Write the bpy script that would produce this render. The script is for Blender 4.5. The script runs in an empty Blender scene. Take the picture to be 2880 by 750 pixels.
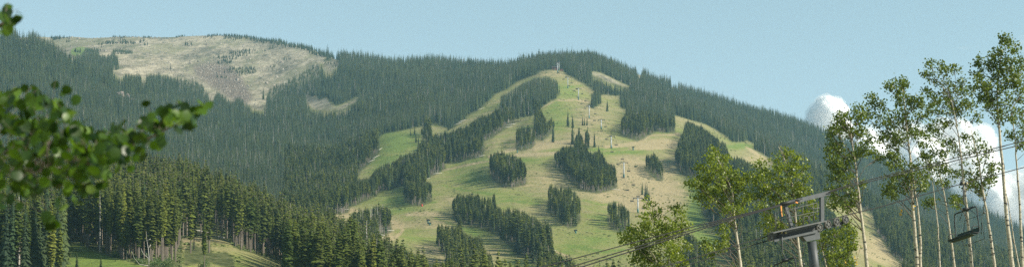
import bpy, math, random
import numpy as np
from mathutils import Vector, Matrix

# ------------------------------------------------------------------ camera, world, sun, exposure
C = bpy.context.scene
F = 5374.0            # focal length in pixels of the 2880 px wide photograph
HPY = 1150.0          # row of the horizon
cam_d = bpy.data.cameras.new('camera')
cam = bpy.data.objects.new('camera', cam_d)
C.collection.objects.link(cam)
cam.location = (0, 0, 0)
cam.rotation_euler = (math.radians(90), 0, 0)
cam_d.sensor_width = 36.0
cam_d.lens = 36.0 * F / 2880.0
cam_d.shift_y = (HPY - 375.0) / 2880.0
cam_d.clip_start = 0.5
cam_d.clip_end = 60000
cam_d.dof.use_dof = True
cam_d.dof.focus_distance = 400
cam_d.dof.aperture_fstop = 4.6
C.camera = cam

SUN_EL = math.radians(34)
SUN_H = Vector((0.955, -0.30, 0)).normalized()      # horizontal direction towards the sun
w = bpy.data.worlds.new('World')
C.world = w
w.use_nodes = True
wn = w.node_tree.nodes
sky = wn.new('ShaderNodeTexSky')
sky.sky_type = 'NISHITA'
sky.sun_disc = False
sky.sun_elevation = SUN_EL
sky.sun_rotation = math.atan2(SUN_H.x, SUN_H.y)
sky.altitude = 2600
sky.air_density = 1.0
sky.dust_density = 1.6
sky.ozone_density = 1.0
hs = wn.new('ShaderNodeHueSaturation')
hs.inputs['Hue'].default_value = 0.458
hs.inputs['Saturation'].default_value = 0.64
hs.inputs['Value'].default_value = 1.0
w.node_tree.links.new(sky.outputs[0], hs.inputs['Color'])
w.node_tree.links.new(hs.outputs[0], wn['Background'].inputs[0])
wn['Background'].inputs[1].default_value = 0.100
sd = bpy.data.lights.new('sun', 'SUN')
sd.energy = 5.0
sd.angle = math.radians(0.53)
sd.color = (1.0, 0.93, 0.78)
sun = bpy.data.objects.new('sun', sd)
C.collection.objects.link(sun)
sdir = Vector((SUN_H.x * math.cos(SUN_EL), SUN_H.y * math.cos(SUN_EL), math.sin(SUN_EL)))
sun.rotation_euler = sdir.to_track_quat('Z', 'Y').to_euler()
sun.location = (0, 0, 50)
C.view_settings.view_transform = 'Standard'
C.view_settings.look = 'None'
C.view_settings.exposure = 0.62
C.view_settings.gamma = 1.0
C.cycles.use_denoising = False
C.cycles.max_bounces = 8
C.cycles.diffuse_bounces = 3
C.cycles.glossy_bounces = 2
C.cycles.transmission_bounces = 4
C.cycles.volume_bounces = 1
C.cycles.sample_clamp_indirect = 6.0
HAZE_DENSITY = 0.72e-4

rng = np.random.default_rng(11)
rnd = random.Random(5)

# ------------------------------------------------------------------ helpers
def link(o):
    C.collection.objects.link(o)
    return o

def mesh_obj(name, verts, faces, mats=(), parent=None, smooth=False, mat_idx=None, do_link=True):
    me = bpy.data.meshes.new(name)
    me.from_pydata([tuple(v) for v in verts], [], faces)
    for m in mats:
        me.materials.append(m)
    if mat_idx is not None:
        me.polygons.foreach_set('material_index', np.asarray(mat_idx, dtype=np.int32))
    if smooth:
        me.polygons.foreach_set('use_smooth', np.ones(len(me.polygons), dtype=bool))
    me.update()
    o = bpy.data.objects.new(name, me)
    if do_link:
        link(o)
    if parent:
        o.parent = parent
    return o

def quads_obj(name, V, Fq, mats=(), parent=None, smooth=False, do_link=True):
    """fast mesh from arrays; Fq is (n,k) with one k"""
    V = np.asarray(V, dtype=np.float32); Fq = np.asarray(Fq, dtype=np.int32)
    me = bpy.data.meshes.new(name)
    n, k = Fq.shape
    me.vertices.add(len(V)); me.vertices.foreach_set('co', V.ravel())
    me.loops.add(n * k); me.loops.foreach_set('vertex_index', Fq.ravel())
    me.polygons.add(n)
    me.polygons.foreach_set('loop_start', np.arange(0, n * k, k, dtype=np.int32))
    me.polygons.foreach_set('loop_total', np.full(n, k, dtype=np.int32))
    for m in mats:
        me.materials.append(m)
    if smooth:
        me.polygons.foreach_set('use_smooth', np.ones(n, dtype=bool))
    me.update(calc_edges=True)
    o = bpy.data.objects.new(name, me)
    if do_link:
        link(o)
    if parent:
        o.parent = parent
    return o

def tag(o, label=None, cat=None, group=None, kind=None):
    if label: o['label'] = label
    if cat: o['category'] = cat
    if group: o['group'] = group
    if kind: o['kind'] = kind
    return o

def empty(name, loc, label, cat, group=None, rz=0.0):
    o = bpy.data.objects.new(name, None)
    link(o)
    o.empty_display_size = 0.3
    o.location = loc
    o.rotation_euler = (0, 0, rz)
    return tag(o, label, cat, group)

class MB:
    """collects primitives into one mesh"""
    def __init__(s): s.v = []; s.f = []
    def add(s, vs, fs):
        n = len(s.v); s.v += [tuple(v) for v in vs]; s.f += [tuple(i + n for i in f) for f in fs]
    def box(s, c, h, ax=None):
        c = Vector(c); ax = ax or (Vector((1, 0, 0)), Vector((0, 1, 0)), Vector((0, 0, 1)))
        vs = [c + ax[0] * h[0] * i + ax[1] * h[1] * j + ax[2] * h[2] * k for k in (-1, 1) for j in (-1, 1) for i in (-1, 1)]
        s.add(vs, [(0, 2, 3, 1), (4, 5, 7, 6), (0, 1, 5, 4), (2, 6, 7, 3), (0, 4, 6, 2), (1, 3, 7, 5)])
    def bar(s, a, b, wd, ht, up=Vector((0, 0, 1))):
        a = Vector(a); b = Vector(b); d = b - a; L = d.length; d.normalize()
        sx = d.cross(up).normalized(); u = sx.cross(d)
        s.box((a + b) / 2, (L / 2, wd / 2, ht / 2), (d, sx, u))
    def tube(s, pts, rs, n=8, cap=True):
        pts = [Vector(p) for p in pts]
        if not hasattr(rs, '__len__'): rs = [rs] * len(pts)
        base = len(s.v); prev = None
        for i, p in enumerate(pts):
            d = (pts[min(i + 1, len(pts) - 1)] - pts[max(i - 1, 0)]).normalized()
            if prev is None:
                ref = Vector((0, 0, 1)) if abs(d.z) < 0.9 else Vector((1, 0, 0))
                sx = d.cross(ref).normalized()
            else:
                sx = (prev - d * prev.dot(d)).normalized()
            prev = sx; sy = d.cross(sx)
            for k in range(n):
                a = 2 * math.pi * k / n
                s.v.append(tuple(p + (sx * math.cos(a) + sy * math.sin(a)) * rs[i]))
        for i in range(len(pts) - 1):
            for k in range(n):
                a = base + i * n + k; b = base + i * n + (k + 1) % n
                s.f.append((a, b, b + n, a + n))
        if cap:
            s.f.append(tuple(base + k for k in range(n))[::-1])
            s.f.append(tuple(base + (len(pts) - 1) * n + k for k in range(n)))
    def build(s, name, m, parent=None, smooth=False):
        return mesh_obj(name, s.v, s.f, [m], parent, smooth)

def pchip(x, xs, ys):
    """monotone cubic interpolation; xs increasing, ys (n,...)"""
    xs = np.asarray(xs, float); ys = np.asarray(ys, float)
    h = np.diff(xs); sh = (-1,) + (1,) * (ys.ndim - 1)
    d = np.diff(ys, axis=0) / h.reshape(sh)
    m = np.zeros_like(ys)
    w1 = (2 * h[1:] + h[:-1]).reshape(sh); w2 = (h[1:] + 2 * h[:-1]).reshape(sh)
    ok = d[:-1] * d[1:] > 0
    with np.errstate(divide='ignore', invalid='ignore'):
        mm = (w1 + w2) / (w1 / d[:-1] + w2 / d[1:])
    m[1:-1] = np.where(ok, mm, 0)
    m[0] = d[0]; m[-1] = d[-1]
    x = np.clip(x, xs[0], xs[-1])
    i = np.clip(np.searchsorted(xs, x, side='right') - 1, 0, len(xs) - 2)
    hh = h[i]; t = (x - xs[i]) / hh
    s2 = (len(np.atleast_1d(x)),) + (1,) * (ys.ndim - 1)
    t = np.atleast_1d(t).reshape(s2); hh = np.atleast_1d(hh).reshape(s2); i = np.atleast_1d(i)
    return ((1 + 2 * t) * (1 - t) ** 2) * ys[i] + t * (1 - t) ** 2 * hh * m[i] + t * t * (3 - 2 * t) * ys[i + 1] + t * t * (t - 1) * hh * m[i + 1]

def vnoise(x, y, seed=0):
    """smooth value noise in [-1,1]"""
    xi = np.floor(x).astype(np.int64); yi = np.floor(y).astype(np.int64)
    fx = x - xi; fy = y - yi
    fx = fx * fx * (3 - 2 * fx); fy = fy * fy * (3 - 2 * fy)
    def hsh(a, b):
        n = (a * 374761393 + b * 668265263 + seed * 1442695041) & 0xFFFFFFFF
        n = ((n ^ (n >> 13)) * 1274126177) & 0xFFFFFFFF
        return ((n ^ (n >> 16)) & 0xFFFF) / 32767.5 - 1
    a = hsh(xi, yi); b = hsh(xi + 1, yi); c = hsh(xi, yi + 1); d = hsh(xi + 1, yi + 1)
    return (a * (1 - fx) + b * fx) * (1 - fy) + (c * (1 - fx) + d * fx) * fy

# ------------------------------------------------------------------ materials
def mat(name, color=(0.5, 0.5, 0.5), rough=0.6, metal=0.0):
    m = bpy.data.materials.new(name); m.use_nodes = True
    b = m.node_tree.nodes['Principled BSDF']
    b.inputs['Base Color'].default_value = (*color, 1)
    b.inputs['Roughness'].default_value = rough
    b.inputs['Metallic'].default_value = metal
    return m

class NT:
    def __init__(s, m): s.nt = m.node_tree; s.b = s.nt.nodes['Principled BSDF']
    def n(s, t, **kw):
        nd = s.nt.nodes.new(t)
        for k, v in kw.items(): setattr(nd, k, v)
        return nd
    def l(s, a, b): s.nt.links.new(a, b)
    def noise(s, scale, detail=4, vec=None, rough=0.6):
        nd = s.n('ShaderNodeTexNoise'); nd.inputs['Scale'].default_value = scale
        nd.inputs['Detail'].default_value = detail; nd.inputs['Roughness'].default_value = rough
        if vec is not None: s.l(vec, nd.inputs['Vector'])
        return nd.outputs[0]
    def ramp(s, fac, stops):
        nd = s.n('ShaderNodeValToRGB'); e = nd.color_ramp.elements
        while len(e) < len(stops): e.new(0.5)
        for el, (p, c) in zip(e, stops):
            el.position = p; el.color = (*c, 1) if hasattr(c, '__len__') else (c, c, c, 1)
        s.l(fac, nd.inputs[0]); return nd.outputs[0]
    def mix(s, f, a, b, mode='MIX'):
        nd = s.n('ShaderNodeMix', data_type='RGBA', blend_type=mode)
        for v, k in ((f, 0), (a, 6), (b, 7)):
            if hasattr(v, 'is_output'): s.l(v, nd.inputs[k])
            elif hasattr(v, '__len__'): nd.inputs[k].default_value = (*v, 1)
            else: nd.inputs[k].default_value = v
        return nd.outputs[2]
    def math(s, op, a, b=0.0, c=0.0, clamp=False):
        nd = s.n('ShaderNodeMath', operation=op, use_clamp=clamp)
        for i, v in enumerate((a, b, c)):
            if hasattr(v, 'is_output'): s.l(v, nd.inputs[i])
            else: nd.inputs[i].default_value = v
        return nd.outputs[0]
    def bump(s, h, st, dist):
        nd = s.n('ShaderNodeBump'); nd.inputs['Strength'].default_value = st; nd.inputs['Distance'].default_value = dist
        s.l(h, nd.inputs['Height']); s.l(nd.outputs[0], s.b.inputs['Normal'])

def needle_mat(name, c1, c2, c3=None):
    m = mat(name, c1, 0.75); t = NT(m)
    oi = t.n('ShaderNodeObjectInfo'); tc = t.n('ShaderNodeTexCoord')
    g = t.n('ShaderNodeNewGeometry')
    f = t.math('MULTIPLY_ADD', t.noise(0.012, 3, g.outputs['Position']), 2.6, -1.3)  # broad stand tone; also paints shaded hollows and lit ridges into the colour
    f = t.math('ADD', f, t.math('MULTIPLY', oi.outputs['Random'], 1.0), clamp=True)
    col = t.mix(f, c1, c2)
    wn_ = t.n('ShaderNodeTexWhiteNoise', noise_dimensions='1D'); t.l(oi.outputs['Random'], wn_.inputs['W'])
    col = t.mix(1.0, col, t.ramp(wn_.outputs['Value'], [(0.0, (0.62, 0.66, 0.74)), (0.5, (1.0, 1.0, 1.0)), (0.93, (1.28, 1.22, 1.0)), (1.0, (1.5, 1.3, 1.15))]), 'MULTIPLY')
    nz = t.noise(9.0, 2, tc.outputs['Object'])
    col = t.mix(t.ramp(nz, [(0.35, 0.0), (0.7, 1.0)]), t.mix(1.0, col, (0.7, 0.7, 0.7), 'MULTIPLY'), t.mix(1.0, col, (1.3, 1.25, 1.15), 'MULTIPLY'))
    t.l(col, t.b.inputs['Base Color'])
    t.b.inputs['Specular IOR Level'].default_value = 0.25
    # a little light passes through thin sprays of needles
    tr = t.n('ShaderNodeBsdfTranslucent'); t.l(col, tr.inputs[0])
    ms = t.n('ShaderNodeMixShader'); ms.inputs[0].default_value = 0.22
    t.l(t.b.outputs[0], ms.inputs[1]); t.l(tr.outputs[0], ms.inputs[2])
    t.l(ms.outputs[0], t.nt.nodes['Material Output'].inputs[0])
    return m

M_PINE = needle_mat('pine_needles', (0.070, 0.108, 0.018), (0.140, 0.172, 0.028))
M_SPRUCE = needle_mat('spruce_needles', (0.042, 0.078, 0.034), (0.085, 0.120, 0.042))
M_GREYTREE = needle_mat('dead_needles', (0.16, 0.145, 0.12), (0.13, 0.13, 0.09))

def bark_mat(name, a, b, scale):
    m = mat(name, a, 0.9); t = NT(m); tc = t.n('ShaderNodeTexCoord')
    t.l(t.ramp(t.noise(scale, 4, tc.outputs['Object']), [(0.3, a), (0.7, b)]), t.b.inputs['Base Color'])
    return m
M_BARK = bark_mat('conifer_bark', (0.12, 0.095, 0.075), (0.26, 0.22, 0.175), 6)
M_SNAG = bark_mat('bleached_wood', (0.42, 0.39, 0.35), (0.62, 0.58, 0.52), 5)

def aspen_bark():
    m = mat('aspen_bark', (0.6, 0.56, 0.45), 0.8); t = NT(m); g = t.n('ShaderNodeNewGeometry')
    mp = t.n('ShaderNodeMapping'); mp.inputs['Scale'].default_value = (2.2, 2.2, 5.5)
    t.l(g.outputs['Position'], mp.inputs[0])
    v = t.n('ShaderNodeTexVoronoi', feature='F1'); v.inputs['Scale'].default_value = 0.95
    t.l(mp.outputs[0], v.inputs['Vector'])
    knots = t.ramp(v.outputs['Distance'], [(0.20, 1.0), (0.30, 0.0)])
    base = t.ramp(t.noise(1.6, 5, mp.outputs[0]), [(0.3, (0.29, 0.25, 0.18)), (0.52, (0.46, 0.41, 0.31)), (0.75, (0.56, 0.52, 0.41))])
    fine = t.ramp(t.noise(5.0, 3, mp.outputs[0]), [(0.60, 0.0), (0.68, 1.0)])
    c = t.mix(t.math('MULTIPLY', fine, 0.6), base, (0.10, 0.085, 0.07))
    t.l(t.mix(knots, c, (0.05, 0.045, 0.04)), t.b.inputs['Base Color'])
    return m
M_ASPEN = aspen_bark()
M_TWIG = mat('grey_twig', (0.12, 0.10, 0.075), 0.9)

def leaf_mat(name, c1, c2, c3, trans=0.4, rough=0.45):
    m = mat(name, c1, rough); t = NT(m)
    at = t.n('ShaderNodeAttribute', attribute_name='leafvar')
    col = t.ramp(at.outputs['Fac'], [(0.0, c1), (0.6, c2), (1.0, c3)])
    t.l(col, t.b.inputs['Base Color'])
    t.b.inputs['Specular IOR Level'].default_value = 0.5
    tr = t.n('ShaderNodeBsdfTranslucent')
    t.l(t.mix(1.0, col, (1.35, 1.35, 0.55), 'MULTIPLY'), tr.inputs[0])
    ms = t.n('ShaderNodeMixShader'); ms.inputs[0].default_value = trans
    t.l(t.b.outputs[0], ms.inputs[1]); t.l(tr.outputs[0], ms.inputs[2])
    t.l(ms.outputs[0], t.nt.nodes['Material Output'].inputs[0])
    return m
M_LEAF = leaf_mat('aspen_leaf', (0.070, 0.108, 0.014), (0.130, 0.180, 0.024), (0.23, 0.28, 0.06), 0.38)
M_LEAFY = leaf_mat('young_aspen_leaf', (0.115, 0.165, 0.020), (0.20, 0.255, 0.034), (0.34, 0.38, 0.08), 0.42)
M_LEAFNEAR = leaf_mat('near_aspen_leaf', (0.010, 0.036, 0.004), (0.100, 0.195, 0.010), (0.27, 0.38, 0.12), 0.40, 0.4)
M_BUSH = leaf_mat('bush_leaf', (0.07, 0.12, 0.03), (0.10, 0.16, 0.05), (0.14, 0.20, 0.09), 0.25)
M_YELLOW = mat('yellow_leaf', (0.62, 0.42, 0.03), 0.6)

def steel(name, c, rough=0.55, metal=0.0):
    m = mat(name, c, rough, metal); t = NT(m); tc = t.n('ShaderNodeTexCoord')
    n = t.noise(3.0, 6, tc.outputs['Object'])
    t.l(t.ramp(n, [(0.3, tuple(x * 0.72 for x in c)), (0.7, tuple(min(1, x * 1.2) for x in c))]), t.b.inputs['Base Color'])
    return m
M_STEEL = steel('painted_grey_steel', (0.068, 0.078, 0.084))
M_STEELD = steel('dark_greasy_steel', (0.022, 0.025, 0.025), 0.6)
M_GALV = steel('galvanised_steel', (0.11, 0.115, 0.11), 0.6, 0.1)
M_ROPE = mat('steel_cable', (0.02, 0.02, 0.02), 0.85)
M_RUBBER = mat('rubber_liner', (0.13, 0.125, 0.11), 0.8)
M_GREENSEAT = steel('dark_green_seat', (0.008, 0.030, 0.022), 0.6)
M_ORANGE = mat('orange_strap', (0.65, 0.25, 0.05), 0.7)
M_CREAM = mat('cream_wheel', (0.36, 0.31, 0.18), 0.6)
M_FARPOLE = mat('pale_grey_pole', (0.42, 0.45, 0.47), 0.5)
M_FARGREEN = mat('teal_pad', (0.04, 0.15, 0.13), 0.7)
M_HUT = bark_mat('red_brown_boards', (0.14, 0.06, 0.045), (0.20, 0.085, 0.06), 1)
M_HUTROOF = mat('dark_metal_roof', (0.10, 0.085, 0.08), 0.6)
M_RED = mat('red_pad', (0.55, 0.05, 0.04), 0.6)

def rock_mat(name, a, b, c, sc):
    m = mat(name, a, 0.9); t = NT(m); g = t.n('ShaderNodeNewGeometry')
    n = t.noise(sc, 6, g.outputs['Position'], 0.7)
    t.l(t.ramp(n, [(0.32, a), (0.5, b), (0.68, c)]), t.b.inputs['Base Color'])
    return m
M_ROCK = rock_mat('outcrop_rock', (0.10, 0.085, 0.08), (0.24, 0.19, 0.16), (0.42, 0.33, 0.26), 0.12)
M_BOULDER = rock_mat('talus_rock', (0.13, 0.115, 0.10), (0.24, 0.205, 0.165), (0.40, 0.35, 0.28), 0.03)

def terrain_mat():
    m = mat('mountain_ground', (0.3, 0.27, 0.18), 0.95); t = NT(m); g = t.n('ShaderNodeNewGeometry')
    P = g.outputs['Position']
    at = t.n('ShaderNodeAttribute', attribute_name='surf')
    sep = t.n('ShaderNodeSeparateColor'); t.l(at.outputs['Color'], sep.inputs[0])
    dry, rocky, floor_ = sep.outputs[0], sep.outputs[1], sep.outputs[2]
    n1 = t.noise(0.010, 5, P, 0.65); n2 = t.noise(0.06, 5, P, 0.7); n3 = t.noise(0.45, 4, P, 0.7)
    f = t.math('ADD', t.math('MULTIPLY', n1, 1.15), t.math('MULTIPLY', n2, 1.05))
    f = t.math('ADD', f, t.math('MULTIPLY', n3, 0.5))
    f = t.math('ADD', f, t.math('MULTIPLY_ADD', dry, 1.3, -1.50))          # ~0 green .. 1 tan
    f = t.math('ADD', f, 0.0, clamp=True)
    grass = t.ramp(f, [(0.10, (0.145, 0.200, 0.045)), (0.34, (0.210, 0.225, 0.070)), (0.56, (0.25, 0.228, 0.105)), (0.82, (0.35, 0.285, 0.16))])
    tuft = t.ramp(t.noise(0.9, 3, P, 0.8), [(0.36, 1.0), (0.46, 0.0)])
    grass = t.mix(t.math('MULTIPLY', tuft, 0.38), grass, (0.10, 0.12, 0.035))
    mp = t.n('ShaderNodeMapping'); mp.inputs['Scale'].default_value = (1.0, 0.22, 0.35); t.l(P, mp.inputs[0]); P2 = mp.outputs[0]
    rf = t.math('ADD', t.math('MULTIPLY', t.noise(0.022, 6, P2, 0.72), 0.62), t.math('MULTIPLY', t.noise(0.14, 5, P2, 0.85), 0.50))
    rock = t.ramp(rf, [(0.41, (0.05, 0.055, 0.035)), (0.49, (0.14, 0.13, 0.09)), (0.55, (0.25, 0.22, 0.155)), (0.64, (0.42, 0.365, 0.265))])
    gpatch = t.ramp(t.noise(0.016, 5, P2, 0.7), [(0.43, 1.0), (0.50, 0.0)])
    rock = t.mix(t.math('MULTIPLY', gpatch, 0.55), rock, (0.17, 0.17, 0.085))
    talus = t.ramp(t.noise(0.30, 5, P, 0.9), [(0.38, (0.07, 0.06, 0.05)), (0.52, (0.15, 0.12, 0.095)), (0.64, (0.32, 0.25, 0.18))])
    rock = t.mix(at.outputs['Alpha'], rock, talus)
    c = t.mix(rocky, grass, rock)
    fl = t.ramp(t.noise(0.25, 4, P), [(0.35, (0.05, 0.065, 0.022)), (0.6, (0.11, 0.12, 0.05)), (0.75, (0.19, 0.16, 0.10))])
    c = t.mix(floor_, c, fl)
    t.l(c, t.b.inputs['Base Color'])
    t.b.inputs['Specular IOR Level'].default_value = 0.1
    hsum = t.math('ADD', t.math('MULTIPLY', n3, 1.0), t.math('MULTIPLY', n2, 3.0))
    t.bump(hsum, 0.7, 1.1)
    return m
M_GROUND = terrain_mat()

# ------------------------------------------------------------------ what the photograph shows, outlines in picture pixels
def cr(ox, oy, s, pts):
    return [(ox + x / s, oy + y / s) for x, y in pts]
S = 2.6833
c1 = lambda *p: cr(0, 60, S, p)
c2 = lambda *p: cr(0, 500, S, p)
c3 = lambda *p: cr(800, 250, S, p)
c4 = lambda *p: cr(800, 500, S, p)
c5 = lambda *p: cr(1300, 120, S, p)
c6 = lambda *p: cr(1500, 350, S, p)
c7 = lambda *p: cr(1920, 500, S, p)
c8 = lambda *p: cr(1920, 250, S, p)
c9 = lambda *p: cr(2400, 50, 1.7896, p)
d8 = lambda *p: cr(1440, 375, 1.7896, p)

SKI = (c5((600, 215), (690, 203), (745, 205), (790, 240), (850, 275), (900, 300), (960, 340), (1010, 375), (1050, 395), (1180, 400), (1190, 490), (1235, 510), (1225, 550), (1180, 600), (1185, 670))
       + c6((650, 80), (780, 125), (830, 110), (860, 85), (930, 57), (1070, 65), (1085, 10), (1140, 0), (1120, 80), (1090, 130), (1075, 180), (1060, 230), (1060, 300), (1085, 350), (1150, 390), (1225, 410), (1250, 460), (1260, 560), (1270, 670))
       + c7((165, 290), (200, 340), (240, 390), (280, 440), (260, 480), (300, 520), (340, 570), (380, 640), (385, 700))
       + [(1206, 760), (1150, 712), (1109, 700), (1076, 685), (1038, 664), (1009, 645), (960, 627), (923, 605), (979, 597), (982, 582), (1009, 573), (1053, 552), (1076, 537), (1132, 522), (1191, 507), (1217, 492), (1253, 474), (1251, 460), (1284, 454), (1355, 440), (1359, 430), (1359, 397), (1381, 388), (1419, 362), (1448, 345), (1450, 334), (1497, 325), (1524, 303), (1542, 288), (1561, 280), (1576, 262), (1578, 243), (1561, 224), (1538, 217), (1509, 220), (1497, 220)])
RUN_UP = (c5((530, 250), (560, 240), (520, 280), (450, 310), (400, 345), (330, 385), (285, 400), (280, 490), (220, 520), (100, 560), (50, 620), (0, 650), (0, 590), (100, 520), (200, 440), (250, 385), (340, 350), (420, 290)))
RUN_UP2 = c3((1590, 40), (1620, 30), (1620, 130), (1580, 170), (1550, 190), (1490, 200), (1420, 240), (1400, 260), (1320, 290), (1290, 310), (1230, 330), (1215, 320), (1280, 290), (1360, 230), (1380, 200), (1480, 150), (1540, 100))
LEFTCLR = c3((715, 355), (750, 330), (850, 318), (940, 300), (1040, 280), (1150, 262), (1230, 300), (1200, 320), (1110, 345), (1090, 370), (1060, 390), (1000, 420), (1000, 485), (940, 495), (870, 510), (840, 540), (750, 570), (680, 620), (640, 671), (540, 690), (570, 620), (640, 560), (700, 490), (725, 460), (710, 430), (712, 380))
BOWL = c3((160, 45), (210, 55), (260, 80), (310, 60), (340, 100), (380, 130), (480, 95), (560, 58), (530, 100), (430, 155), (300, 165), (210, 150), (165, 95))
BARE = c1((345, 112), (700, 104), (1000, 104), (1300, 97), (1640, 100), (1850, 112), (2060, 130), (2150, 150), (2270, 180), (2420, 215), (2500, 255), (2560, 310), (2540, 350), (2490, 385), (2440, 380), (2430, 320), (2390, 310), (2300, 350), (2270, 380), (2200, 420), (2120, 455), (2040, 490), (2010, 540), (2000, 640), (1980, 680), (1900, 660), (1850, 600), (1800, 570), (1740, 600), (1690, 560), (1630, 530), (1600, 600), (1560, 540), (1535, 470), (1480, 440), (1400, 420), (1300, 415), (1190, 390), (1130, 395), (1060, 400), (940, 400), (910, 430), (850, 390), (850, 370), (900, 370), (905, 340), (890, 300), (900, 270), (860, 250), (760, 255), (700, 205), (640, 200), (600, 260), (540, 230), (510, 200), (440, 160))
SCREE = [c5((970, 215), (1040, 225), (1130, 265), (1200, 300), (1265, 330), (1240, 340), (1180, 318), (1100, 300), (1060, 275), (990, 250)),
         c5((1245, 195), (1290, 200), (1285, 240), (1250, 235)), c5((1320, 240), (1350, 225), (1345, 310), (1325, 290)),
         c5((1415, 258), (1500, 275), (1500, 300), (1420, 280)), c5((1575, 318), (1620, 325), (1620, 370), (1590, 365)),
         c7((720, 480), (800, 480), (860, 560), (860, 650), (800, 671), (750, 600)), c7((520, 190), (590, 190), (580, 330), (530, 300)),
         c1((850, 375), (915, 400), (910, 440), (860, 400)), c1((1070, 400), (1090, 420), (1095, 520), (1070, 520)),
         c1((130, 120), (210, 130), (205, 170), (150, 160))]
RUN_R = (c8((0, 215), (80, 240), (165, 265), (240, 300), (330, 360), (360, 395), (430, 400), (480, 390), (540, 410), (530, 450), (600, 490), (680, 540), (690, 600), (560, 600), (490, 560), (460, 530), (350, 510), (330, 420), (280, 390), (240, 360), (200, 330), (160, 295), (80, 265), (30, 245), (0, 275))
         + c5((1620, 671), (1600, 545)))
RUN_LOW = c7((1060, 190), (1150, 180), (1290, 205), (1350, 250), (1430, 270), (1440, 330), (1450, 400), (1500, 470), (1560, 560), (1640, 640), (1680, 700), (1290, 700), (1270, 560), (1330, 450), (1250, 350), (1150, 280))
MEADOW1 = c2((490, 470), (560, 480), (640, 515), (740, 560), (860, 600), (960, 625), (1100, 660), (1110, 690), (490, 690))
MEADOW2 = c2((1370, 450), (1480, 440), (1600, 440), (1700, 470), (1800, 540), (1900, 560), (2000, 590), (2140, 620), (2150, 690), (1370, 690))
CLEARS = [SKI, RUN_UP, RUN_UP2, LEFTCLR, BOWL, BARE, RUN_R, RUN_LOW, MEADOW1, MEADOW2] + SCREE
ISLANDS = [
    c4((895, 40), (905, 15), (990, 20), (1020, 10), (1105, 40), (1120, 120), (1110, 175), (1040, 205), (1000, 210), (940, 200), (895, 180)),
    c4((480, 350), (490, 280), (560, 250), (650, 235), (725, 210), (800, 235), (820, 380), (800, 405), (740, 440), (705, 490), (640, 440), (560, 390)),
    c4((1140, 345), (1200, 355), (1260, 365), (1330, 370), (1370, 420), (1420, 450), (1490, 450), (1500, 520), (1560, 600), (1590, 690), (1220, 690), (1200, 590), (1170, 560), (1140, 500)),
    c4((1255, 175), (1310, 130), (1380, 135), (1440, 130), (1510, 155), (1580, 115), (1600, 200), (1640, 240), (1720, 240), (1800, 255), (1850, 290), (1900, 310), (1950, 340), (2010, 360), (2025, 420), (2030, 560), (2100, 600), (2160, 620), (2200, 690), (1940, 690), (1850, 630), (1740, 580), (1680, 500), (1600, 430), (1500, 390), (1400, 370), (1330, 350), (1260, 310)),
    c4((1970, 90), (2010, 60), (2060, 75), (2150, 80), (2200, 110), (2230, 170), (2245, 250), (2230, 330), (2200, 370), (2150, 380), (2100, 350), (2040, 310), (1980, 260)),
    d8((475, 360), (500, 345), (540, 345), (580, 380), (600, 420), (605, 460), (580, 490), (540, 500), (490, 480), (475, 430)),
    c6((145, 220), (180, 200), (240, 160), (260, 150), (330, 190), (400, 200), (440, 220), (500, 190), (530, 250), (560, 300), (600, 300), (625, 340), (640, 400), (640, 470), (600, 490), (480, 520), (420, 510), (350, 490), (280, 440), (220, 370), (160, 330)),
    c6((290, 140), (300, 20), (320, 100), (345, 30), (370, 100), (410, 20), (420, 90), (440, 110), (460, 70), (475, 110), (470, 165), (400, 190), (330, 190)),
    c6((830, 240), (870, 230), (920, 230), (940, 250), (975, 290), (985, 400), (960, 430), (900, 400), (840, 340)),
    [(1376, 434), (1396, 431), (1433, 433), (1452, 440), (1471, 455), (1482, 474), (1482, 510), (1478, 519), (1434, 528), (1415, 528), (1396, 515), (1376, 495)],
    c3((1755, 300), (1780, 290), (1860, 290), (1890, 340), (1890, 420), (1860, 450), (1780, 470), (1745, 450), (1740, 360)),
    c3((1875, 230), (1900, 130), (1940, 180), (1980, 230), (2020, 215), (2040, 260), (2035, 340), (2010, 340), (1950, 390), (1900, 380), (1875, 300)),
    c3((2290, 60), (2340, 20), (2390, 40), (2395, 110), (2330, 150), (2295, 130)),
    c3((1030, 300), (1080, 260), (1110, 300), (1110, 350), (1060, 380), (1020, 390)),
    c7((0, 420), (50, 430), (110, 470), (150, 490), (200, 560), (260, 600), (300, 690), (0, 690)),
    c1((640, 195), (740, 200), (760, 300), (640, 300)), c1((830, 205), (920, 200), (1005, 215), (1010, 245), (900, 252), (835, 250)),
    c1((1745, 238), (1780, 240), (1780, 275), (1745, 275)), c1((2430, 245), (2490, 245), (2490, 300), (2440, 300)),
    c2((1385, 540), (1440, 470), (1500, 520), (1560, 470), (1600, 560), (1640, 560), (1700, 550), (1760, 600), (1770, 690), (1380, 690)),
]
CREST_BUSH = c1((345, 95), (1100, 95), (1400, 90), (1850, 95), (2060, 115), (2200, 135), (2350, 175), (2500, 215), (2600, 225), (2600, 262), (2500, 245), (2270, 195), (2060, 155), (1850, 122), (1640, 110), (345, 110))
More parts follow.
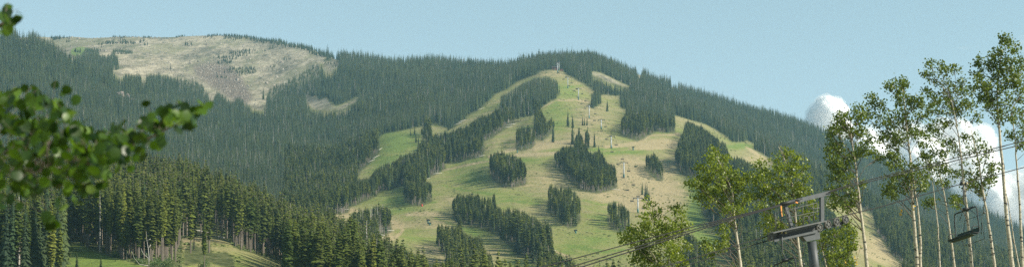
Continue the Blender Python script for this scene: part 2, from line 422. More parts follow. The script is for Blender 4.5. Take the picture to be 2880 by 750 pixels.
# lone conifers on the open slopes: (px of base, py of base, height px)
LONE = [
    (c3((2140, 282))[0], 46, 'left, taller one of two dark spruces on the upper grass slope'),
    (c3((2176, 295))[0], 38, 'right, shorter one of two dark spruces on the upper grass slope'),
    (c3((2436, 172))[0], 36, 'single dark spruce just left of the big upper right forest block'),
    (c3((2250, 275))[0], 28, 'small dark spruce, left one of a huddle beside the third far lift tower'),
    (c3((2264, 277))[0], 25, 'small dark spruce in the middle of a huddle beside the far lift line'),
    (c3((2284, 276))[0], 27, 'small dark spruce, right one of a huddle nearest the far lift line'),
    (c3((952, 350))[0], 22, 'small spruce standing apart on the left green clearing, leftmost there'),
    (c3((981, 345))[0], 24, 'small spruce on the left green clearing between a smaller spruce and a clump'),
    (c3((992, 405))[0], 30, 'spruce at the front foot of the clump on the left green clearing'),
    (c3((1012, 470))[0], 44, 'tall thin spruce in front of the forest edge on the left green clearing'),
    (c3((2028, 402))[0], 60, 'tall narrow spruce at the right end of the mid slope tree island'),
    (c6((823, 530))[0], 38, 'leftmost narrow spruce of the small clump right of the far lift line'),
    (c6((845, 560))[0], 46, 'ragged spruce in the middle of the small clump on the tan slope'),
    (c6((858, 575))[0], 50, 'tallest narrow spruce of the small clump on the tan slope'),
    (c6((872, 585))[0], 36, 'short ragged spruce at the right of the small clump on the tan slope'),
    (c6((612, 352))[0], 20, 'small round topped spruce poking out right of the large central tree island'),
    (c6((462, 170))[0], 38, 'pointed spruce at the right end of the cluster above the large tree island'),
    (c6((492, 240))[0], 34, 'single pointed spruce sticking up behind the large central tree island'),
    (c6((296, 150))[0], 62, 'tall dark spruce, leftmost of three spires above the large tree island'),
    (c6((348, 150))[0], 50, 'tall dark spruce, middle one of three spires above the large tree island'),
    (c6((408, 150))[0], 52, 'tall dark spruce, rightmost of three spires above the large tree island'),
    (c4((1585, 220))[0], 42, 'bare topped tall spruce sticking out of the long tree island'),
    (c1((1612, 280))[0], 12, 'tiny spruce alone on the pale rocky mountain'),
    (c1((1697, 276))[0], 10, 'tiny spruce on the pale rocky mountain left of a small clump'),
    (c1((1638, 640))[0], 36, 'dark spruce spire before the scree, left one of the two tallest'),
    (c1((1702, 668))[0], 40, 'bushy dark spruce at the foot of the scree, tallest there'),
    (c1((1800, 668))[0], 32, 'narrow spruce at the foot of the scree right of the bushy one'),
    (c1((1830, 668))[0], 32, 'narrow spruce close beside another at the foot of the scree'),
    (c1((1735, 668))[0], 25, 'short spruce at the foot of the scree'),
    (c1((1988, 590))[0], 34, 'single spruce at the green right lower edge of the scree'),
    (c4((1040, 690))[0], 30, 'young pine top at the lower end of the near forest, right of its taller neighbour'),
    (c4((955, 690))[0], 42, 'broad pine at the lower end of the near forest'),
]
# colour of the ground: patches of greener or drier turf  (px, py, rx, ry, dryness change)
PATCH = [(1110, 395, 60, 40, -.35), (1080, 460, 60, 40, -.3), (1250, 300, 50, 40, -.2), (1080, 590, 70, 30, -.25), (1160, 560, 60, 30, -.25), (1130, 690, 60, 40, -.25),
         (1560, 250, 60, 50, -.12), (1570, 330, 40, 40, -.2), (1610, 270, 30, 40, -.08), (1700, 425, 180, 9, -.5), (1440, 452, 90, 8, -.45), (1330, 500, 80, 30, -.2), (1860, 378, 50, 10, -.45),
         (1420, 560, 80, 40, -.12), (1350, 640, 60, 40, -.3), (1640, 690, 100, 30, -.2), (1480, 740, 80, 30, -.3), (1700, 620, 50, 40, -.2), (1960, 570, 25, 90, -.5), (2010, 680, 60, 30, -.4),
         (1790, 550, 90, 60, .3), (1850, 520, 60, 60, .3), (1850, 400, 60, 18, .35), (1650, 350, 60, 60, .25), (1500, 420, 60, 20, .35), (1560, 210, 40, 10, .2), (1110, 625, 30, 20, .3), (1090, 665, 18, 40, .4),
         (1180, 600, 50, 6, .3), (960, 605, 30, 12, .4), (1530, 500, 80, 30, .15), (1760, 470, 60, 40, .25), (2080, 412, 40, 8, -.4), (2120, 445, 60, 20, .1), (2500, 700, 80, 40, .45), (2420, 600, 60, 40, .1),
         (300, 715, 140, 50, -.3), (640, 700, 60, 30, .0), (525, 680, 25, 18, .45), (700, 720, 90, 30, -.1), (225, 145, 30, 15, -.9), (870, 260, 20, 15, .2), (845, 190, 30, 12, -.4)]
ROCKY = [BARE, BOWL] + SCREE
TALUS = c1((1450, 330), (1600, 305), (1700, 320), (1790, 390), (1850, 470), (1900, 560), (1870, 620), (1760, 600), (1650, 520), (1550, 460), (1470, 400))

GX0, GX1, GY0, GY1 = -700, 3600, -300, 1300     # mask raster, 2 px cells
def raster(polys):
    xs = np.arange(GX0, GX1, 2); ys = np.arange(GY0, GY1, 2)
    out = np.zeros((len(ys), len(xs)), bool)
    for p in polys:
        p = np.asarray(p); x0, y0 = p.min(0); x1, y1 = p.max(0)
        i0 = max(0, int((x0 - GX0) / 2)); i1 = min(len(xs), int((x1 - GX0) / 2) + 2)
        j0 = max(0, int((y0 - GY0) / 2)); j1 = min(len(ys), int((y1 - GY0) / 2) + 2)
        X, Y = np.meshgrid(xs[i0:i1], ys[j0:j1]); ins = np.zeros(X.shape, bool)
        for k in range(len(p)):
            ax, ay = p[k]; bx, by = p[k - 1]
            if ay == by: continue
            ins ^= ((ay > Y) != (by > Y)) & (X < (bx - ax) * (Y - ay) / (by - ay) + ax)
        out[j0:j1, i0:i1] |= ins
    return out
R_CLEAR = raster(CLEARS); R_TOPC = raster([c for c in CLEARS if not any(c is q for q in SCREE[1:])]); R_ISL = raster(ISLANDS); R_BUSH = raster([CREST_BUSH]); R_ROCKY = raster(ROCKY); R_TALUS = raster([TALUS]); R_BARE = raster([BARE])
def look(R, px, py):
    i = np.clip(((px - GX0) / 2).astype(int), 0, R.shape[1] - 1); j = np.clip(((py - GY0) / 2).astype(int), 0, R.shape[0] - 1)
    return R[j, i]
def blur(A, n):
    A = A.astype(np.float32)
    for ax in (0, 1):
        c = np.cumsum(np.pad(A, [(n + 1, n) if a == ax else (0, 0) for a in (0, 1)], mode='edge'), axis=ax)
        A = (np.take(c, range(2 * n + 1, c.shape[ax]), ax) - np.take(c, range(0, c.shape[ax] - 2 * n - 1), ax)) / (2 * n + 1)
    return A

# ------------------------------------------------------------------ the land: for columns of the view, distance and picture row of successive ridges and hollows
#          r2          r3          r4          r5          r6 hillcrest r7 hollow   r8          r9          r10         r11         r12         r13         r14         r15         r16 skyline
COLS = {
 -700: [(360, 880), (450, 800), (560, 720), (650, 650), (780, 540), (950, 570), (1150, 540), (1400, 460), (1700, 350), (2050, 180), (2400, 0), (2700, 60), (2900, 90), (3150, 70), (3500, 60)],
 0:    [(360, 860), (450, 785), (560, 695), (650, 640), (780, 540), (950, 575), (1150, 545), (1400, 480), (1700, 390), (2050, 255), (2400, 98), (2600, 160), (2850, 180), (3150, 140), (3500, 104)],
 100:  [(360, 860), (460, 775), (560, 690), (650, 632), (780, 543), (950, 580), (1150, 560), (1400, 490), (1700, 400), (2050, 275), (2400, 119), (2600, 165), (2850, 178), (3150, 138), (3500, 103)],
 200:  [(360, 855), (470, 750), (560, 682), (660, 620), (780, 547), (950, 590), (1150, 575), (1380, 500), (1680, 405), (2000, 300), (2300, 185), (2500, 190), (2750, 170), (3100, 132), (3500, 101)],
 300:  [(360, 850), (475, 745), (570, 680), (655, 630), (780, 553), (950, 600), (1150, 590), (1350, 510), (1650, 415), (1950, 330), (2250, 250), (2430, 215), (2650, 178), (3050, 133), (3500, 100)],
 450:  [(370, 855), (480, 742), (580, 690), (650, 648), (780, 570), (950, 620), (1150, 610), (1350, 530), (1650, 440), (1900, 370), (2150, 305), (2300, 272), (2500, 235), (3000, 155), (3500, 99)],
 600:  [(400, 850), (520, 755), (580, 705), (640, 660), (780, 610), (930, 660), (1120, 640), (1350, 550), (1600, 475), (1850, 410), (2050, 355), (2200, 320), (2350, 290), (2900, 190), (3500, 96)],
 764:  [(400, 870), (500, 800), (560, 762), (620, 726), (765, 688), (920, 720), (1100, 640), (1300, 580), (1580, 485), (1850, 405), (2070, 350), (2250, 315), (2400, 290), (2850, 200), (3400, 112)],
 850:  [(400, 880), (500, 830), (560, 790), (640, 752), (760, 722), (900, 740), (1080, 635), (1240, 592), (1550, 490), (1850, 410), (2120, 345), (2330, 302), (2500, 262), (2830, 190), (3200, 130)],
 950:  [(400, 900), (500, 860), (580, 820), (660, 780), (760, 748), (880, 760), (1050, 650), (1230, 590), (1480, 510), (1750, 440), (2050, 350), (2300, 280), (2480, 232), (2720, 192), (2950, 166)],
 1100: [(400, 960), (500, 920), (580, 880), (660, 850), (760, 828), (850, 830), (1000, 705), (1150, 628), (1400, 512), (1650, 420), (1950, 340), (2200, 280), (2400, 238), (2600, 205), (2800, 184)],
 1250: [(400, 1000), (500, 965), (580, 940), (660, 920), (760, 890), (840, 840), (960, 742), (1100, 650), (1300, 540), (1520, 450), (1800, 360), (2100, 280), (2330, 235), (2550, 208), (2760, 188)],
 1400: [(400, 1020), (500, 985), (580, 960), (660, 930), (760, 880), (850, 820), (960, 742), (1100, 645), (1300, 520), (1520, 420), (1780, 330), (2050, 265), (2250, 230), (2450, 212), (2650, 198)],
 1550: [(400, 1020), (500, 985), (580, 960), (660, 930), (760, 885), (850, 825), (960, 745), (1100, 640), (1280, 530), (1500, 420), (1750, 325), (2000, 250), (2250, 197), (2450, 184), (2650, 171)],
 1650: [(400, 1020), (500, 985), (580, 960), (660, 930), (760, 885), (850, 828), (960, 750), (1100, 642), (1280, 530), (1500, 420), (1750, 330), (2000, 270), (2230, 215), (2450, 186), (2680, 160)],
 1750: [(400, 1020), (500, 985), (580, 960), (660, 930), (760, 890), (850, 835), (960, 758), (1100, 648), (1280, 542), (1500, 432), (1750, 345), (1960, 298), (2200, 255), (2450, 222), (2720, 196)],
 1900: [(400, 1025), (500, 990), (580, 965), (660, 935), (760, 895), (850, 840), (960, 765), (1090, 665), (1300, 545), (1500, 452), (1750, 368), (1920, 330), (2200, 312), (2500, 282), (2800, 250)],
 2050: [(400, 1030), (500, 995), (580, 970), (660, 940), (760, 900), (850, 850), (950, 780), (1080, 690), (1300, 565), (1550, 475), (1750, 412), (1900, 380), (2150, 385), (2500, 335), (2800, 297)],
 2200: [(400, 1035), (500, 1000), (580, 975), (660, 950), (760, 910), (850, 865), (950, 800), (1080, 725), (1300, 622), (1550, 530), (1750, 465), (1900, 430), (2150, 438), (2500, 385), (2800, 338)],
 2400: [(400, 1040), (500, 1010), (580, 985), (660, 960), (760, 925), (850, 880), (950, 820), (1100, 745), (1300, 680), (1500, 620), (1700, 570), (1850, 545), (2080, 550), (2430, 485), (2750, 420)],
 2600: [(400, 1050), (500, 1020), (580, 1000), (660, 975), (760, 945), (850, 905), (980, 850), (1120, 810), (1300, 760), (1500, 715), (1700, 668), (1850, 640), (2050, 640), (2350, 585), (2650, 522)],
 2880: [(400, 1060), (500, 1035), (580, 1015), (660, 995), (760, 970), (850, 945), (980, 910), (1120, 880), (1300, 840), (1500, 795), (1700, 760), (1850, 740), (2000, 742), (2250, 708), (2500, 665)],
 3600: [(400, 1080), (500, 1060), (580, 1045), (660, 1030), (760, 1015), (850, 1000), (980, 985), (1120, 970), (1300, 955), (1500, 940), (1700, 930), (1850, 925), (2000, 930), (2250, 925), (2500, 900)],
}
cp = np.array(sorted(COLS)); 
TAB = np.array([COLS[k] for k in cp], float)            # (ncol, 15, 2)
U0, U1 = (-700 - 1440) / F, (3600 - 1440) / F
NU = 1076
upx = np.linspace(-700, 3600, NU)
COLTAB = pchip(upx, cp, TAB)                             # (NU,15,2)
Yk = COLTAB[:, :, 0]; Zk = (HPY - COLTAB[:, :, 1]) / F * Yk
bz = Zk[:, -1:] - 60; bY = Yk[:, -1:] + 350
Yk = np.concatenate([np.full((NU, 1), -400.), np.full((NU, 1), 0.), np.full((NU, 1), 180.), Yk, bY, np.full((NU, 1), 4300.)], 1)
Zk = np.concatenate([np.full((NU, 1), -3.5), np.full((NU, 1), -2.2), np.full((NU, 1), 2.5), Zk, bz, bz - 60], 1)
YG = np.concatenate([np.arange(-400, 100, 50.), np.geomspace(100, 4300, 900)])
HG = np.empty((NU, len(YG)))
for i in range(NU):
    HG[i] = np.interp(YG, Yk[i], Zk[i])
for _ in range(5):
    HG[:, 1:-1] = (HG[:, :-2] + 2 * HG[:, 1:-1] + HG[:, 2:]) / 4
def interp_H(px, Y):
    fi = np.clip((px + 700) / 4300 * (NU - 1), 0, NU - 1.001)
    gj = np.clip(np.interp(Y, YG, np.arange(len(YG))), 0, len(YG) - 1.001)
    i = fi.astype(int); j = gj.astype(int); a = fi - i; b = gj - j
    z = (HG[i, j] * (1 - a) + HG[i + 1, j] * a) * (1 - b) + (HG[i, j + 1] * (1 - a) + HG[i + 1, j + 1] * a) * b
    return z
def H(X, Y):
    X = np.asarray(X, float); Y = np.asarray(Y, float)
    px = 1440 + F * X / np.maximum(Y, 150)
    z = interp_H(px, Y)
    amp = np.clip((Y - 250) / 700, 0, 1)
    z = z + amp * (vnoise(X / 95, Y / 120, 1) * 3.2 + vnoise(X / 36, Y / 42, 2) * 1.1 + vnoise(X / 14, Y / 14, 3) * 0.28)
    return z
def proj(X, Y, z):
    return 1440 + F * X / Y, HPY - F * z / Y
def skyline_Y(px):
    return np.interp(px, upx, COLTAB[:, -1, 0])

# mesh grid: columns follow the view in its middle and spread out to the sides
us = np.concatenate([np.linspace(-1.15, -0.41, 30)[:-1], np.linspace(-0.41, -0.29, 40)[:-1], np.linspace(-0.29, 0.29, 780), np.linspace(0.29, 0.41, 40)[1:], np.linspace(0.41, 1.15, 30)[1:]])
yr = np.concatenate([np.linspace(-400, 150, 12)[:-1], np.geomspace(150, 420, 40)[:-1], np.geomspace(420, 3600, 760), np.linspace(3600, 4300, 12)[1:]])
UU, YY = np.meshgrid(us, yr)
XX = UU * np.maximum(YY, 300.0)
XX = np.where(YY < 300, UU * 300.0, XX)
ZZ = H(XX, YY)
PX, PY = proj(XX, np.maximum(YY, 1), ZZ)
V = np.stack([XX, YY, ZZ], -1).reshape(-1, 3)
nr, nc = XX.shape
ii, jj = np.meshgrid(np.arange(nr - 1), np.arange(nc - 1), indexing='ij')
FQ = np.stack([ii * nc + jj, ii * nc + jj + 1, (ii + 1) * nc + jj + 1, (ii + 1) * nc + jj], -1).reshape(-1, 4)
# surface attribute
bclear = blur(R_CLEAR & ~R_ISL, 1); brock = blur(R_ROCKY, 2); btal = blur(R_TALUS, 4)
inb = (PX > GX0) & (PX < GX1) & (PY > GY0) & (PY < GY1)
upx_h = 7.5 * F / np.maximum(YY, 300)
clearv = np.where(inb, np.maximum(look(bclear, PX, PY), look(bclear, PX, np.clip(PY - upx_h, GY0, GY1))), 0.0)
dry = np.full(PX.shape, 0.50)
def strip(pts, wd):
    out = []; back = []
    for i, p in enumerate(pts):
        a_ = pts[max(0, i - 1)]; b_ = pts[min(len(pts) - 1, i + 1)]; dx, dy = b_[0] - a_[0], b_[1] - a_[1]; l_ = math.hypot(dx, dy) or 1
        out.append((p[0] - dy / l_ * wd, p[1] + dx / l_ * wd)); back.append((p[0] + dy / l_ * wd, p[1] - dx / l_ * wd))
    return out + back[::-1]
ROADS = [strip([(925, 606), (990, 590), (1060, 612), (1115, 628), (1132, 645), (1118, 660), (1092, 672), (1078, 700), (1072, 720)], 3.5), strip([(1360, 455), (1450, 436), (1560, 428), (1700, 424), (1800, 418), (1895, 412)], 2),
         strip([(1912, 376), (1870, 378), (1828, 378), (1800, 398), (1750, 408), (1700, 412)], 3), strip([(1140, 602), (1200, 598), (1230, 602)], 2.5), strip([(1370, 440), (1480, 408), (1560, 398), (1640, 404)], 2.5),
         strip([(1525, 300), (1560, 282), (1620, 280), (1660, 288)], 1.8), strip([(1240, 478), (1330, 458), (1376, 452)], 2), strip([(1750, 500), (1800, 530), (1850, 560), (1870, 620)], 3), strip([(1660, 520), (1700, 545), (1760, 560)], 2),
         strip([(1480, 660), (1520, 690), (1600, 720)], 2.5), strip([(2095, 410), (2120, 425), (2150, 450)], 2), strip([(1000, 720), (1060, 730)], 2)]
BARS = [strip([(1090, 560), (1150, 572), (1230, 566)], 1.5), strip([(1240, 520), (1300, 532), (1380, 545)], 1.5), strip([(1360, 575), (1430, 562), (1520, 572)], 1.5), strip([(1400, 700), (1460, 712), (1540, 702)], 2), strip([(1560, 470), (1640, 486), (1740, 480)], 1.5),
        strip([(1530, 240), (1580, 246), (1640, 240)], 1.2), strip([(1010, 450), (1060, 440), (1110, 446)], 1.5), strip([(1640, 560), (1690, 575), (1740, 566)], 1.5), strip([(1560, 360), (1610, 368), (1680, 366)], 1.2), strip([(1220, 610), (1300, 640), (1340, 660)], 2),
        strip([(1600, 690), (1700, 705), (1760, 700)], 2), strip([(1800, 445), (1850, 455), (1890, 450)], 1.5), strip([(1300, 420), (1380, 405), (1450, 396)], 1.5)]
broad = blur(raster(ROADS), 1); bbars = blur(raster(BARS), 1)
for (a, b, rx, ry, dv) in PATCH:
    dry += dv * np.exp(-((PX - a) / rx) ** 2 - ((PY - b) / ry) ** 2)
dry += np.where(inb & (YY > 850), .55 * look(broad, PX, PY) - .42 * look(bbars, PX, PY), 0)
YCs = np.interp(PX, upx, COLTAB[:, 11, 0])
isE = (PX < 900) & (YY > YCs - 60)
rocky = np.where(inb, look(brock, PX, PY), 0.0)
rocky = np.maximum(rocky, np.where(isE, np.clip((YY - YCs) / 150, 0, 1), 0))
meadow_green = ((PX - 228) / 30) ** 2 + ((PY - 146) / 14) ** 2 < 1
rocky = np.where(meadow_green, 0.0, rocky)
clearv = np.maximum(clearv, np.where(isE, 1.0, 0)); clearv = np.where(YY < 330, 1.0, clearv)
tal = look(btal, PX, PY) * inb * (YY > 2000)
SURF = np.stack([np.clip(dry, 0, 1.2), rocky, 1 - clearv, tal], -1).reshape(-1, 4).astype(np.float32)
# faces by landform
Yc = (YY[:-1, :-1] + YY[1:, 1:]) / 2; Pc = (PX[:-1, :-1] + PX[1:, 1:]) / 2
hillY = np.interp(Pc, upx, COLTAB[:, 5, 0])
reg = np.where(Yc < 330, 0, np.where(Yc < hillY, 1, np.where((Pc < 900) & (Yc > np.interp(Pc, upx, COLTAB[:, 10, 0])), 3, 2))).ravel()
for k, (nm, lab) in enumerate([('ground', 'level grassy valley floor around the viewer and the near lift'), ('hillside', 'near wooded hillside with two small green meadows'),
                               ('ski_mountain', 'forested mountain with open green and tan ski runs'), ('rocky_mountain', 'bare pale rocky mountain top beyond the forest')]):
    Fk = FQ[reg == k]
    ids, inv = np.unique(Fk, return_inverse=True)
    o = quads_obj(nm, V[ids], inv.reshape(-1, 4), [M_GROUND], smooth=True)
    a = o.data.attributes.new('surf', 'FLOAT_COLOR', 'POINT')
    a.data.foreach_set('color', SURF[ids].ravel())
    tag(o, lab, None, None, 'structure')

def at(px, py, y0=None, y1=None):
    """point on the land that shows at this picture point (nearest one to the camera)"""
    ys = np.linspace(y0 or 360, y1 or 3900, 4000); X = (px - 1440) / F * ys
    p = HPY - F * H(X, ys) / ys
    idx = np.nonzero(p <= py)[0]
    i = idx[0] if len(idx) else int(np.argmin(p))
    return Vector((X[i], ys[i], float(H(X[i:i + 1], ys[i:i + 1])[0])))

# ------------------------------------------------------------------ conifer models, unit height
def conifer_mesh(kind, seed, detail=1.0):
    r = random.Random(seed)
    tv, tf = [], []
    n = 6; lean = (r.uniform(-.012, .012), r.uniform(-.012, .012))
    tr = 0.0095 if kind != 'spruce' else 0.010
    hts = [0, .25, .5, .75, .97]
    for i, h in enumerate(hts):
        for k in range(n):
            a = 2 * math.pi * k / n; q = tr * (1 - h) + 0.0015
            tv.append((math.cos(a) * q + lean[0] * math.sin(h * 3), math.sin(a) * q + lean[1] * math.sin(h * 3), h - (0.06 if i == 0 else 0)))
    for i in range(len(hts) - 1):
        for k in range(n):
            a = i * n + k; b = i * n + (k + 1) % n; tf.append((a, b, b + n, a + n))
    cv, cf = [], []
    def spray(h, ang, L, wdt, droop, lift=0.0):
        ca, sa = math.cos(ang), math.sin(ang)
        x0 = lean[0] * math.sin(h * 3); y0 = lean[1] * math.sin(h * 3)
        def P(d, s, dz): return (x0 + ca * d - sa * s, y0 + sa * d + ca * s, h + dz)
        b = len(cv); tilt = r.uniform(-.4, .4) * wdt
        cv.extend([P(0.002, 0, 0.012), P(L * .55, wdt, -droop * .45 + lift + tilt), P(L, r.uniform(-.3, .3) * wdt, -droop + lift), P(L * .55, -wdt, -droop * .45 + lift - tilt), P(L * .5, 0, -droop * .2 + lift + wdt * .7)])
        cf.extend([(b, b + 4, b + 1), (b + 1, b + 4, b + 2), (b, b + 3, b + 4), (b + 3, b + 2, b + 4)])
    if kind == 'spruce':
        lv = int(34 * detail); h0 = r.uniform(.03, .10); R0 = r.uniform(.085, .115)
        for i in range(lv):
            t = (i + r.uniform(-.3, .3)) / lv; h = h0 + (0.985 - h0) * max(0, t)
            R = R0 * (1 - t) ** 0.75 + .006
            R *= 0.75 + 0.25 * math.sin(i * 2.1 + seed) if t < .9 else 1
            nb = max(3, int((8 if detail > .9 else 6) * (0.55 + R / R0 * .5)))
            a0 = r.random() * 6.28
            for k in range(nb):
                L = R * r.uniform(.65, 1.2)
                spray(h, a0 + 6.28 * k / nb + r.uniform(-.3, .3), L, L * .34 + .003, L * r.uniform(.35, .75), 0)
        cv.extend([(.004, 0, .95), (-.004, .004, .95), (0, -.004, .95), (0, 0, 1.0)]); b = len(cv) - 4
        cf.extend([(b, b + 1, b + 3), (b + 1, b + 2, b + 3), (b + 2, b, b + 3)])
    elif kind == 'pine':
        h0 = r.uniform(.20, .38); lv = int(30 * detail); R0 = r.uniform(.050, .070)
        for i in range(lv):
            t = (i + r.uniform(-.4, .4)) / lv; t = min(max(t, 0), 1); h = h0 + (0.97 - h0) * t
            R = R0 * (math.sin(math.pi * min(1, .18 + t * .80)) ** .7) * (1.0 if t < .75 else .9) * (0.72 + .35 * r.random())
            nb = int(9 * (0.5 + .5 * R / R0)) + 1; a0 = r.random() * 6.28
            for k in range(nb):
                L = R * r.uniform(.55, 1.25)
                spray(h, a0 + 6.28 * k / nb + r.uniform(-.4, .4), L, L * .42 + .004, -L * r.uniform(-.25, .45), .004)
        for k in range(5):        # dead stubs low on the stem
            h = r.uniform(.12, h0); a = r.random() * 6.28; L = r.uniform(.015, .04); b = len(tv)
            tv.extend([(0, 0, h), (0, 0, h + .004), (math.cos(a) * L, math.sin(a) * L, h + .003)]); tf.append((b, b + 1, b + 2))
    else:  # thin grey dying tree
        h0 = .15; lv = 18
        for i in range(lv):
            t = i / lv; h = h0 + (.97 - h0) * t; R = .06 * (1 - t) ** .6 + .006; a0 = r.random() * 6.28
            for k in range(4):
                L = R * r.uniform(.4, 1.2); spray(h, a0 + 1.57 * k + r.uniform(-.5, .5), L, .006, L * .3)
    return tv, tf, cv, cf

def joined_proto(name, kind, seed, nm, detail):
    tv, tf, cv, cf = conifer_mesh(kind, seed, detail)
    n = len(tv)
    return mesh_obj(name, tv + cv, tf + [tuple(i + n for i in f) for f in cf], [M_SNAG if kind == 'dead' else M_BARK, nm], mat_idx=[0] * len(tf) + [1] * len(cf), do_link=False)

protos = bpy.data.collections.new('tree_kinds')
NPINE, NSPR, NDEAD = 5, 6, 2
for i in range(NPINE): protos.objects.link(joined_proto('a_pine_%d' % i, 'pine', 20 + i, M_PINE, 0.9))
for i in range(NSPR): protos.objects.link(joined_proto('b_spruce_%d' % i, 'spruce', 50 + i, M_SPRUCE, 0.8))
for i in range(NDEAD): protos.objects.link(joined_proto('c_dead_%d' % i, 'dead', 80 + i, M_GREYTREE, 1))

def scatter_object(name, P, scl, rot, idx, coll, mats=()):
    me = bpy.data.meshes.new(name); me.vertices.add(len(P)); me.vertices.foreach_set('co', np.asarray(P, np.float32).ravel())
    a = me.attributes.new('scl', 'FLOAT_VECTOR', 'POINT'); a.data.foreach_set('vector', np.asarray(scl, np.float32).ravel())
    a = me.attributes.new('rot', 'FLOAT_VECTOR', 'POINT'); a.data.foreach_set('vector', np.asarray(rot, np.float32).ravel())
    a = me.attributes.new('idx', 'INT', 'POINT'); a.data.foreach_set('value', np.asarray(idx, np.int32))
    o = link(bpy.data.objects.new(name, me))
    ng = bpy.data.node_groups.new(name + '_nodes', 'GeometryNodeTree')
    ng.interface.new_socket('Geometry', in_out='INPUT', socket_type='NodeSocketGeometry')
    ng.interface.new_socket('Geometry', in_out='OUTPUT', socket_type='NodeSocketGeometry')
    N = ng.nodes; gi = N.new('NodeGroupInput'); go = N.new('NodeGroupOutput'); ip = N.new('GeometryNodeInstanceOnPoints')
    ci = N.new('GeometryNodeCollectionInfo'); ci.inputs['Collection'].default_value = coll
    ci.inputs['Separate Children'].default_value = True; ci.inputs['Reset Children'].default_value = True
    def na(nm, dt):
        q = N.new('GeometryNodeInputNamedAttribute'); q.data_type = dt; q.inputs['Name'].default_value = nm; return q.outputs['Attribute']
    L = ng.links
    L.new(gi.outputs[0], ip.inputs['Points']); L.new(ci.outputs[0], ip.inputs['Instance'])
    ip.inputs['Pick Instance'].default_value = True
    L.new(na('idx', 'INT'), ip.inputs['Instance Index']); L.new(na('scl', 'FLOAT_VECTOR'), ip.inputs['Scale'])
    er = N.new('FunctionNodeEulerToRotation'); L.new(na('rot', 'FLOAT_VECTOR'), er.inputs[0]); L.new(er.outputs[0], ip.inputs['Rotation'])
    L.new(ip.outputs[0], go.inputs[0])
    md = o.modifiers.new('scatter', 'NODES'); md.node_group = ng
    return o

# ------------------------------------------------------------------ where the trees stand
def jitter_grid(x0, x1, y0, y1, sp):
    nx = int((x1 - x0) / sp); ny = int((y1 - y0) / sp)
    gx, gy = np.meshgrid(np.arange(nx), np.arange(ny))
    X = x0 + (gx + rng.uniform(-.48, .48, gx.shape) + 0.5 * (gy % 2)) * sp; Y = y0 + (gy + rng.uniform(-.48, .48, gx.shape)) * sp
    return X.ravel(), Y.ravel()
def band(y0, y1, sp):
    X, Y = jitter_grid(-0.40 * y1, 0.40 * y1, y0, y1, sp)
    k = np.abs(X) < 0.375 * Y
    return X[k], Y[k]
parts_ = []
for (y0, y1, sp) in [(430, 830, 3.4), (830, 1500, 3.7), (1500, 2200, 4.4), (2200, 3600, 5.0)]:
    X, Y = band(y0, y1, sp); parts_.append((X, Y))
X = np.concatenate([p[0] for p in parts_]); Y = np.concatenate([p[1] for p in parts_])
z = H(X, Y); px, py = proj(X, Y, z)
near = Y < 830
hgt = np.where(near, rng.normal(18.5, 1.8, len(X)), rng.normal(1.0, .13, len(X)) * np.interp(Y, [830, 1250, 2200, 2800], [14.5, 13.0, 13.5, 15.0]))
hgt = np.where((px < 905) & (Y > np.interp(px, upx, COLTAB[:, 12, 0]) + 60), hgt * .55, hgt)
hgt = hgt * (1 + 0.13 * vnoise(X / 40, Y / 40, 9) + np.where(near, 0, .16 * vnoise((X + Y * .35) / 75, Y / 190, 19) + .10 * vnoise(X / 16, Y / 30, 18))); hgt = np.clip(hgt, 5, 24)
hp = hgt * F / Y
def isforest(a, b):
    return (~look(R_CLEAR, a, b)) | look(R_ISL, a, b)
def topfree(a, b): return (~look(R_TOPC, a, b)) | look(R_ISL, a, b)
base_ok = isforest(px, py) & isforest(px - 3, py) & isforest(px + 3, py)
fit = np.zeros(len(X))
for fac in (1.0, .9, .8, .7):
    t_ = base_ok.copy()
    for q in (.84, .7, .55, .4, .25, .12): t_ &= topfree(px, py - hp * fac * q)
    for q in (.75, .5, .3): t_ &= topfree(px - hp * .035, py - hp * fac * q) & topfree(px + hp * .035, py - hp * fac * q)
    fit = np.where((fit == 0) & t_, fac, fit)
ok = fit > 0
hgt = hgt * np.maximum(fit, .5) * np.where(rng.random(len(X)) < .12, 1.12, 1.0); hp = hgt * F / Y
skY = skyline_Y(px)
Ebound = np.interp(px, upx, COLTAB[:, 12, 0])
inE = (px < 903) & (Y > skY - 220)
dcrest = (px < 215) & (Y > np.interp(px, upx, COLTAB[:, 10, 0]) + 60)     # behind the left shoulder
ok &= ~((inE | dcrest) & ~look(R_ISL, px, py))
ok &= Y < skY + 90
ok &= ~((py > 757) & (px > 188) & (px < 500)) & ~((px > 330) & (px < 540) & (Y < 492)) & ~((px > 385) & (px < 600) & (Y < 507))
# natural gaps
gap = vnoise(X / 26, Y / 34, 4) + 0.6 * vnoise(X / 11, Y / 13, 5)
ok &= ~((gap > .92) & (rng.random(len(X)) < .75))
ok &= ~((vnoise(X / 9, Y / 70, 44) + .5 * vnoise((X + Y * .4) / 60, Y / 150, 45) > 1.05) & ~near)
# open understorey below the near stand
ok &= ~(near & (px > 480) & (px < 690) & (py > 600) & (rng.random(len(X)) < .55))
ok &= ~((px > 830) & (px < 930) & (py > 160) & (py < 262) & (Y > 2300) & (rng.random(len(X)) < .55))   # thin wood in the bowl
# hidden ground far from view is thinned
ok &= ~((px < -150) | (px > 3030)) | (rng.random(len(X)) < .55)
X, Y, z, px, py, hgt, hp, near = [q[ok] for q in (X, Y, z, px, py, hgt, hp, near)]
